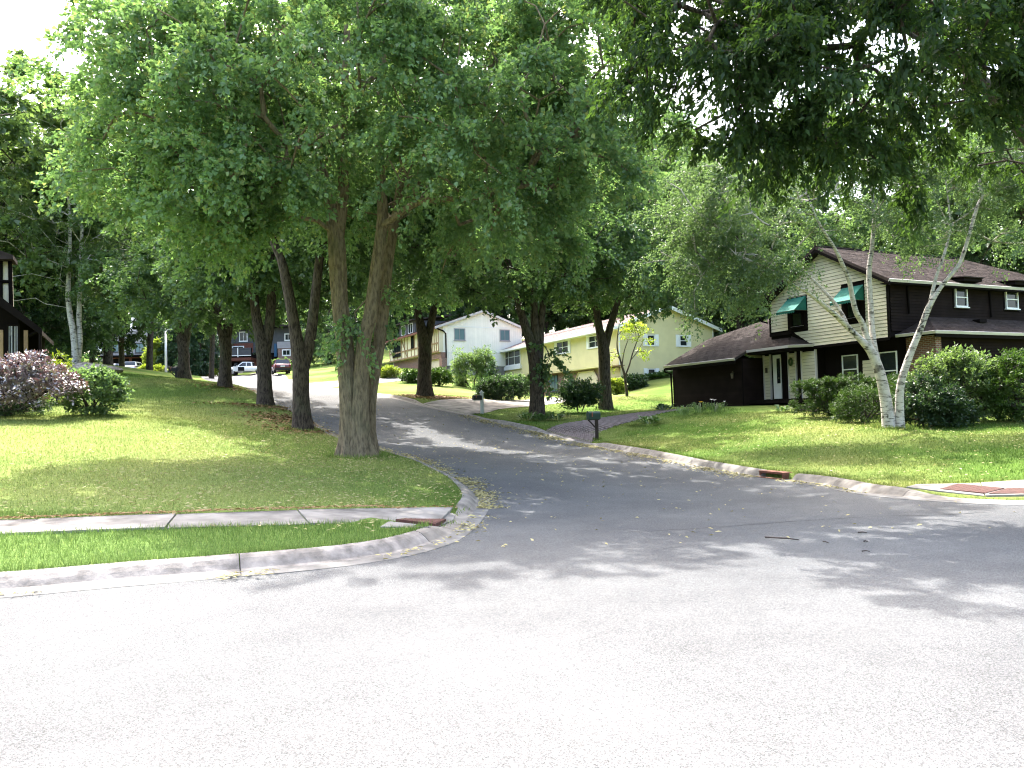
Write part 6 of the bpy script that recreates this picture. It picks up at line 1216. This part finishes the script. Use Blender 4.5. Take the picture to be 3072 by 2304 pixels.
# two cars beyond the lawn crest
for nm, px, py, d, rz, paint, lb, hh in [('suv', 135, 362.3, 112, math.radians(96), 'carwhite', 'white SUV seen from behind past the lawn crest', 1.72), ('sedan', 119, 364, 110, math.radians(60), 'carsilver', 'silver car roof showing just above the lawn crest', 1.45)]:
    p = at(px, py, d); k = hh / 1.72
    vehicle(nm, (p[0], d, p[2] - hh), rz, [(-2.2, .42), (2.2, .42), (2.3, .75), (2.1, .95 * k + .05), (1.1, 1.08 * k), (-2.15, 1.08 * k), (-2.28, .8)], [(-2.1 if hh > 1.5 else -1.75, 1.06 * k), (-1.8 if hh > 1.5 else -1.0, hh - .04), (.2, hh), (1.15, 1.06 * k)], 1.85, M[paint], (-1.35, 1.4), .35, lb, windows=[[(-1.6 if hh > 1.5 else -1.3, 1.14 * k), (-1.5 if hh > 1.5 else -.95, hh - .14), (-.6, hh - .12), (-.6, 1.14 * k)], [(-.5, 1.14 * k), (-.5, hh - .12), (.15, hh - .12), (.75, 1.14 * k)]])
# ------------------------------------------------------------------ grass, fallen bracts and leaves
BUILT = []
for (o_, a_, rects) in ((C0, HA, [(-1.3, 13, 7.4, 13.2), (.0, 13, -1.3, 7.4), (-1.6, .6, 3.9, 7.5)]), (Y0, math.radians(24.5), [(-.2, 9, 0, 23.3)])):
    for x0, x1, y0, y1 in rects:
        c, s = math.cos(a_), math.sin(a_); BUILT.append(np.array([(o_[0] + x * c - y * s, o_[1] + x * s + y * c) for x, y in ((x0, y0), (x1, y0), (x1, y1), (x0, y1))]))
def free(x, y, m=.15):
    ok = ~inside(ROAD, x, y)
    for p in PAVED + BUILT: ok &= ~inside(p, x, y)
    return ok
def scatter(n, x0, x1, y0, y1, keepf=None, seed=1):
    r_ = np.random.default_rng(seed); x = r_.uniform(x0, x1, n); y = r_.uniform(y0, y1, n); k = free(x, y) & (seg_dist(KL[::3], x, y) > .16) & (seg_dist(KR[::3], x, y) > .16)
    if keepf is not None: k &= keepf(x, y, r_)
    return x[k], y[k]
def view(x, y): return np.abs(x / np.maximum(y, .1)) < .74
def blades(name, parts, label):
    VV, FF, RR = [], [], []; nb = 0
    for (x, y), h, w_, seed in parts:
        r_ = np.random.default_rng(seed); n = len(x); z = H(x, y) + lift(x, y) - .01; a = r_.uniform(0, 6.283, n); hh = h * r_.uniform(.5, 1.3, n); ww = w_ * r_.uniform(.7, 1.3, n) * np.clip(np.hypot(x, y) / 11, .8, 2.2); t = r_.uniform(0, .8, n) * hh; b = r_.uniform(0, 6.283, n)
        P = np.c_[x, y, z]; D = np.c_[np.cos(a), np.sin(a), 0 * a] * (ww / 2)[:, None]; T = P + np.c_[np.cos(b) * t, np.sin(b) * t, hh]
        VV.append(np.stack([P - D, P + D, T], 1).reshape(-1, 3)); FF.append(np.arange(n * 3).reshape(-1, 3) + nb); nb += n * 3; RR.append(r_.uniform(0, 1, n))
    o = link(name, np_mesh(name, np.vstack(VV), np.vstack(FF), [M['blade']], rnd=np.concatenate(RR))); return sset(o, label, kind='stuff')
blades('grass', [(scatter(80000, -9, 0, 6, 10.6, lambda x, y, r: view(x, y), 1), .075, .008, 1), (scatter(160000, -17, 0, 9, 26, lambda x, y, r: view(x, y) & (y > 9.6 + .0 * x) & (r.uniform(0, 1, len(x)) < 14 / np.maximum(y, 8)), 2), .055, .008, 2),
                 (scatter(165000, 1, 19, 12.5, 32, lambda x, y, r: view(x, y) & (r.uniform(0, 1, len(x)) < 16 / np.maximum(y, 8)), 3), .055, .009, 3), (scatter(50000, -26, -7, 24, 45, lambda x, y, r: view(x, y), 4), .06, .012, 4), (scatter(32000, -6, 10, 31, 50, lambda x, y, r: view(x, y), 5), .06, .012, 5)], 'short lawn grass on both sides of the side street')
# longer tufts round the trunks, and growing over the verge's kerb
rt = np.random.default_rng(5); tx, ty = [], []
for px, py, d, rr, n in ((357, 459, 20, .62, 900), (303, 430, 27, .5, 500), (892, 425, 24, .5, 700), (265, 405, 33, .5, 300), (537, 419, 36, .5, 300), (606, 410, 43, .5, 250), (597, 438, 28.9, .12, 120)):
    p = at(px, py, d); a = rt.uniform(0, 6.283, n); r0 = rr * (1 + np.abs(rt.normal(0, .22, n))); tx.append(p[0] + np.cos(a) * r0); ty.append(p[1] + np.sin(a) * r0)
kx = offset(KL, .2); kx = kx[(kx[:, 0] > -8) & (kx[:, 1] < 10.6) & (kx[:, 1] > 6)]; kx = resample(kx, .004); kx = kx + rt.normal(0, .03, kx.shape)
kx2 = offset(KR, .22); kx2 = kx2[(kx2[:, 0] > -3) & (kx2[:, 1] > 14.2) & (kx2[:, 1] < 36)]; kx2 = resample(kx2, .008); kx2 = kx2 + rt.normal(0, .035, kx2.shape)
sw_ = resample(np.vstack([wl[wl[:, 0] > -8]]), .006); sw_ = sw_ + rt.normal(0, .03, sw_.shape)
rampw = np.array([(-1.1, 11.0), (-.98, 11.3), (-1.0, 12.2), (-.95, 12.4), (-1.25, 10.9)]); rw = rampw[rt.integers(0, 5, 260)] + rt.normal(0, .07, (260, 2))
blades('grass', [((np.concatenate(tx), np.concatenate(ty)), .13, .011, 6), ((kx[:, 0], kx[:, 1]), .10, .008, 7), ((kx2[:, 0], kx2[:, 1]), .08, .01, 8), ((sw_[:, 0], sw_[:, 1]), .085, .008, 9), ((rw[:, 0], rw[:, 1]), .07, .012, 10)], 'longer grass tufts round trunks and along kerb edges')
def litter(name, pts, mat, label, ll=.075, lw=.014, seed=1, zf=None, up=.012):
    r_ = np.random.default_rng(seed); x, y = pts; n = len(x); z = zf(x, y) + up + r_.uniform(0, .012, n); a = r_.uniform(0, 6.283, n); l = ll * r_.uniform(.55, 1.35, n); w_ = lw * r_.uniform(.7, 1.5, n) * np.clip(np.hypot(x, y) / 14, 1, 2.2); dx = np.c_[np.cos(a), np.sin(a), r_.normal(0, .16, n)] * (l / 2)[:, None]; dy = np.c_[-np.sin(a), np.cos(a), r_.normal(0, .25, n)] * (w_ / 2)[:, None]; P = np.c_[x, y, z]
    V = np.stack([P - dx, P + dy * .9, P + dx, P - dy * .9 + np.c_[0 * a, 0 * a, .01 + 0 * a]], 1).reshape(-1, 3); k = np.arange(n)[:, None] * 4; F = np.concatenate([k + np.array([[0, 3, 1]]), k + np.array([[1, 3, 2]])], 1).reshape(-1, 3)
    o = link(name, np_mesh(name, V, F, [M[mat]], rnd=np.repeat(r_.uniform(0, .9, n), 2))); return sset(o, label, kind='stuff')
GL = lambda x, y: H(x, y) + lift(x, y) + .03
HR = lambda x, y: H(x, y)
ln = scatter(15000, -12, 0, 9.5, 26, lambda x, y, r: r.uniform(0, 1, len(x)) < np.exp(-((x + 4) / 4.2) ** 2) * (.25 + .75 * (np.sin(x * 2.1 + 1) * np.sin(y * 1.7) > -.4)), 11)
litter('fallen_bracts', ln, 'litter', 'pale fallen linden bracts strewn over the left lawn', seed=11, zf=GL)
ln2 = scatter(5200, 0, 17, 13, 31, lambda x, y, r: view(x, y) & (r.uniform(0, 1, len(x)) < .55), 12)
litter('fallen_bracts', ln2, 'litter', 'sparse pale bracts on the lawn before the brown house', seed=12, zf=GL)
ed = wu[(wu[:, 0] > -8)]; ed = resample(ed, .006); r_ = np.random.default_rng(13); ed = ed + r_.normal(0, .05, ed.shape)
litter('fallen_bracts', (ed[:, 0], ed[:, 1]), 'litter_brown', 'dry bracts gathered along the sidewalk edge', seed=13, zf=lambda x, y: GL(x, y) + .0)
# on the asphalt: sparse bracts under the crowns, drifts in the gutters
n = 3400; x = r_.uniform(-14, 9, n); y = r_.uniform(9.5, 42, n); k = inside(ROAD, x, y) & (r_.uniform(0, 1, n) < np.clip(1.15 - np.abs(y - 17) / 24, .1, 1) * np.exp(-np.maximum(0, x - 2) / 3.0)) & (seg_dist(KL[::3], x, y) > .1)
litter('fallen_bracts', (x[k], y[k]), 'litter', 'pale bracts dotted over the shaded asphalt', .075, .026, 14, HR, .004)
def gutter(K, a, b, n, spread, seed, off=-.12):
    r_ = np.random.default_rng(seed); i0 = np.argmin(np.hypot(*(K - np.array(a)).T)); i1 = np.argmin(np.hypot(*(K - np.array(b)).T)); i0, i1 = min(i0, i1), max(i0, i1); t = r_.uniform(i0, max(i1, i0 + 1), n); j = t.astype(int); T = np.gradient(K, axis=0); T /= np.linalg.norm(T, axis=1)[:, None]; nr = np.stack([-T[:, 1], T[:, 0]], -1); f = (t - j)[:, None]; j2 = np.minimum(j + 1, len(K) - 1)
    keep = r_.uniform(0, 1, n) < .35 + .65 * (np.sin(t * .9 + seed) * np.sin(t * .37) > -.1); P = K[j] * (1 - f) + K[j2] * f + nr[j] * (off - np.abs(r_.normal(0, spread, n)))[:, None]; return P[keep]
dr1 = np.vstack([gutter(KL, at(470, 508, 13.2)[:2], at(450, 480, 16.5)[:2], 1500, .22, 1), gutter(KL, at(450, 480, 16.5)[:2], at(330, 437, 27)[:2], 2200, .22, 2), gutter(KL, at(330, 437, 27)[:2], at(231, 386, 47)[:2], 900, .3, 3)])
litter('fallen_bracts', (dr1[:, 0], dr1[:, 1]), 'litter', 'drift of tan bracts in the left gutter', .08, .022, 15, HR, .016)
dr2 = np.vstack([gutter(KR, at(590, 445, 28)[:2], at(470, 415, 36)[:2], 2200, .4, 4), gutter(KR, at(763, 477, 18.2)[:2], at(590, 445, 28)[:2], 1500, .25, 5), gutter(KR, at(893, 493, 14)[:2], at(775, 478, 18)[:2], 260, .15, 6)])
litter('fallen_bracts', (dr2[:, 0], dr2[:, 1]), 'litter', 'drift of tan bracts in the right gutter', .08, .022, 16, HR, .016)
dr3 = np.vstack([gutter(KL, (-5.2, 7.4), (-4.7, 7.65), 120, .1, 7, -.2), gutter(KL, (-3.2, 8.1), (-2.6, 8.4), 70, .1, 8, -.25), gutter(KL, (-1.6, 9.0), (-1.0, 10.4), 110, .12, 9, -.16), gutter(KL, (-1.0, 10.6), (-.85, 12.2), 160, .2, 10, -.1)])
litter('fallen_bracts', (dr3[:, 0], dr3[:, 1]), 'litter', 'small piles of yellow bracts against the corner kerb', .08, .02, 17, HR, .03)
bx, by = [], []
for px, py, d, n in ((303, 432, 27, 500), (270, 408, 33, 900), (290, 424, 29.5, 900), (425, 397, 44, 900), (440, 400, 44, 900), (225, 387, 40, 300), (470, 401, 45, 700)):
    p = at(px, py, d); bx.append(p[0] + r_.normal(0, .9, n)); by.append(p[1] + r_.normal(-.3, .7, n))
bx, by = np.concatenate(bx), np.concatenate(by); k = free(bx, by)
litter('fallen_leaves', (bx[k], by[k]), 'litter_brown', 'brown leaf litter around the linden trunks', .11, .05, 18, GL)
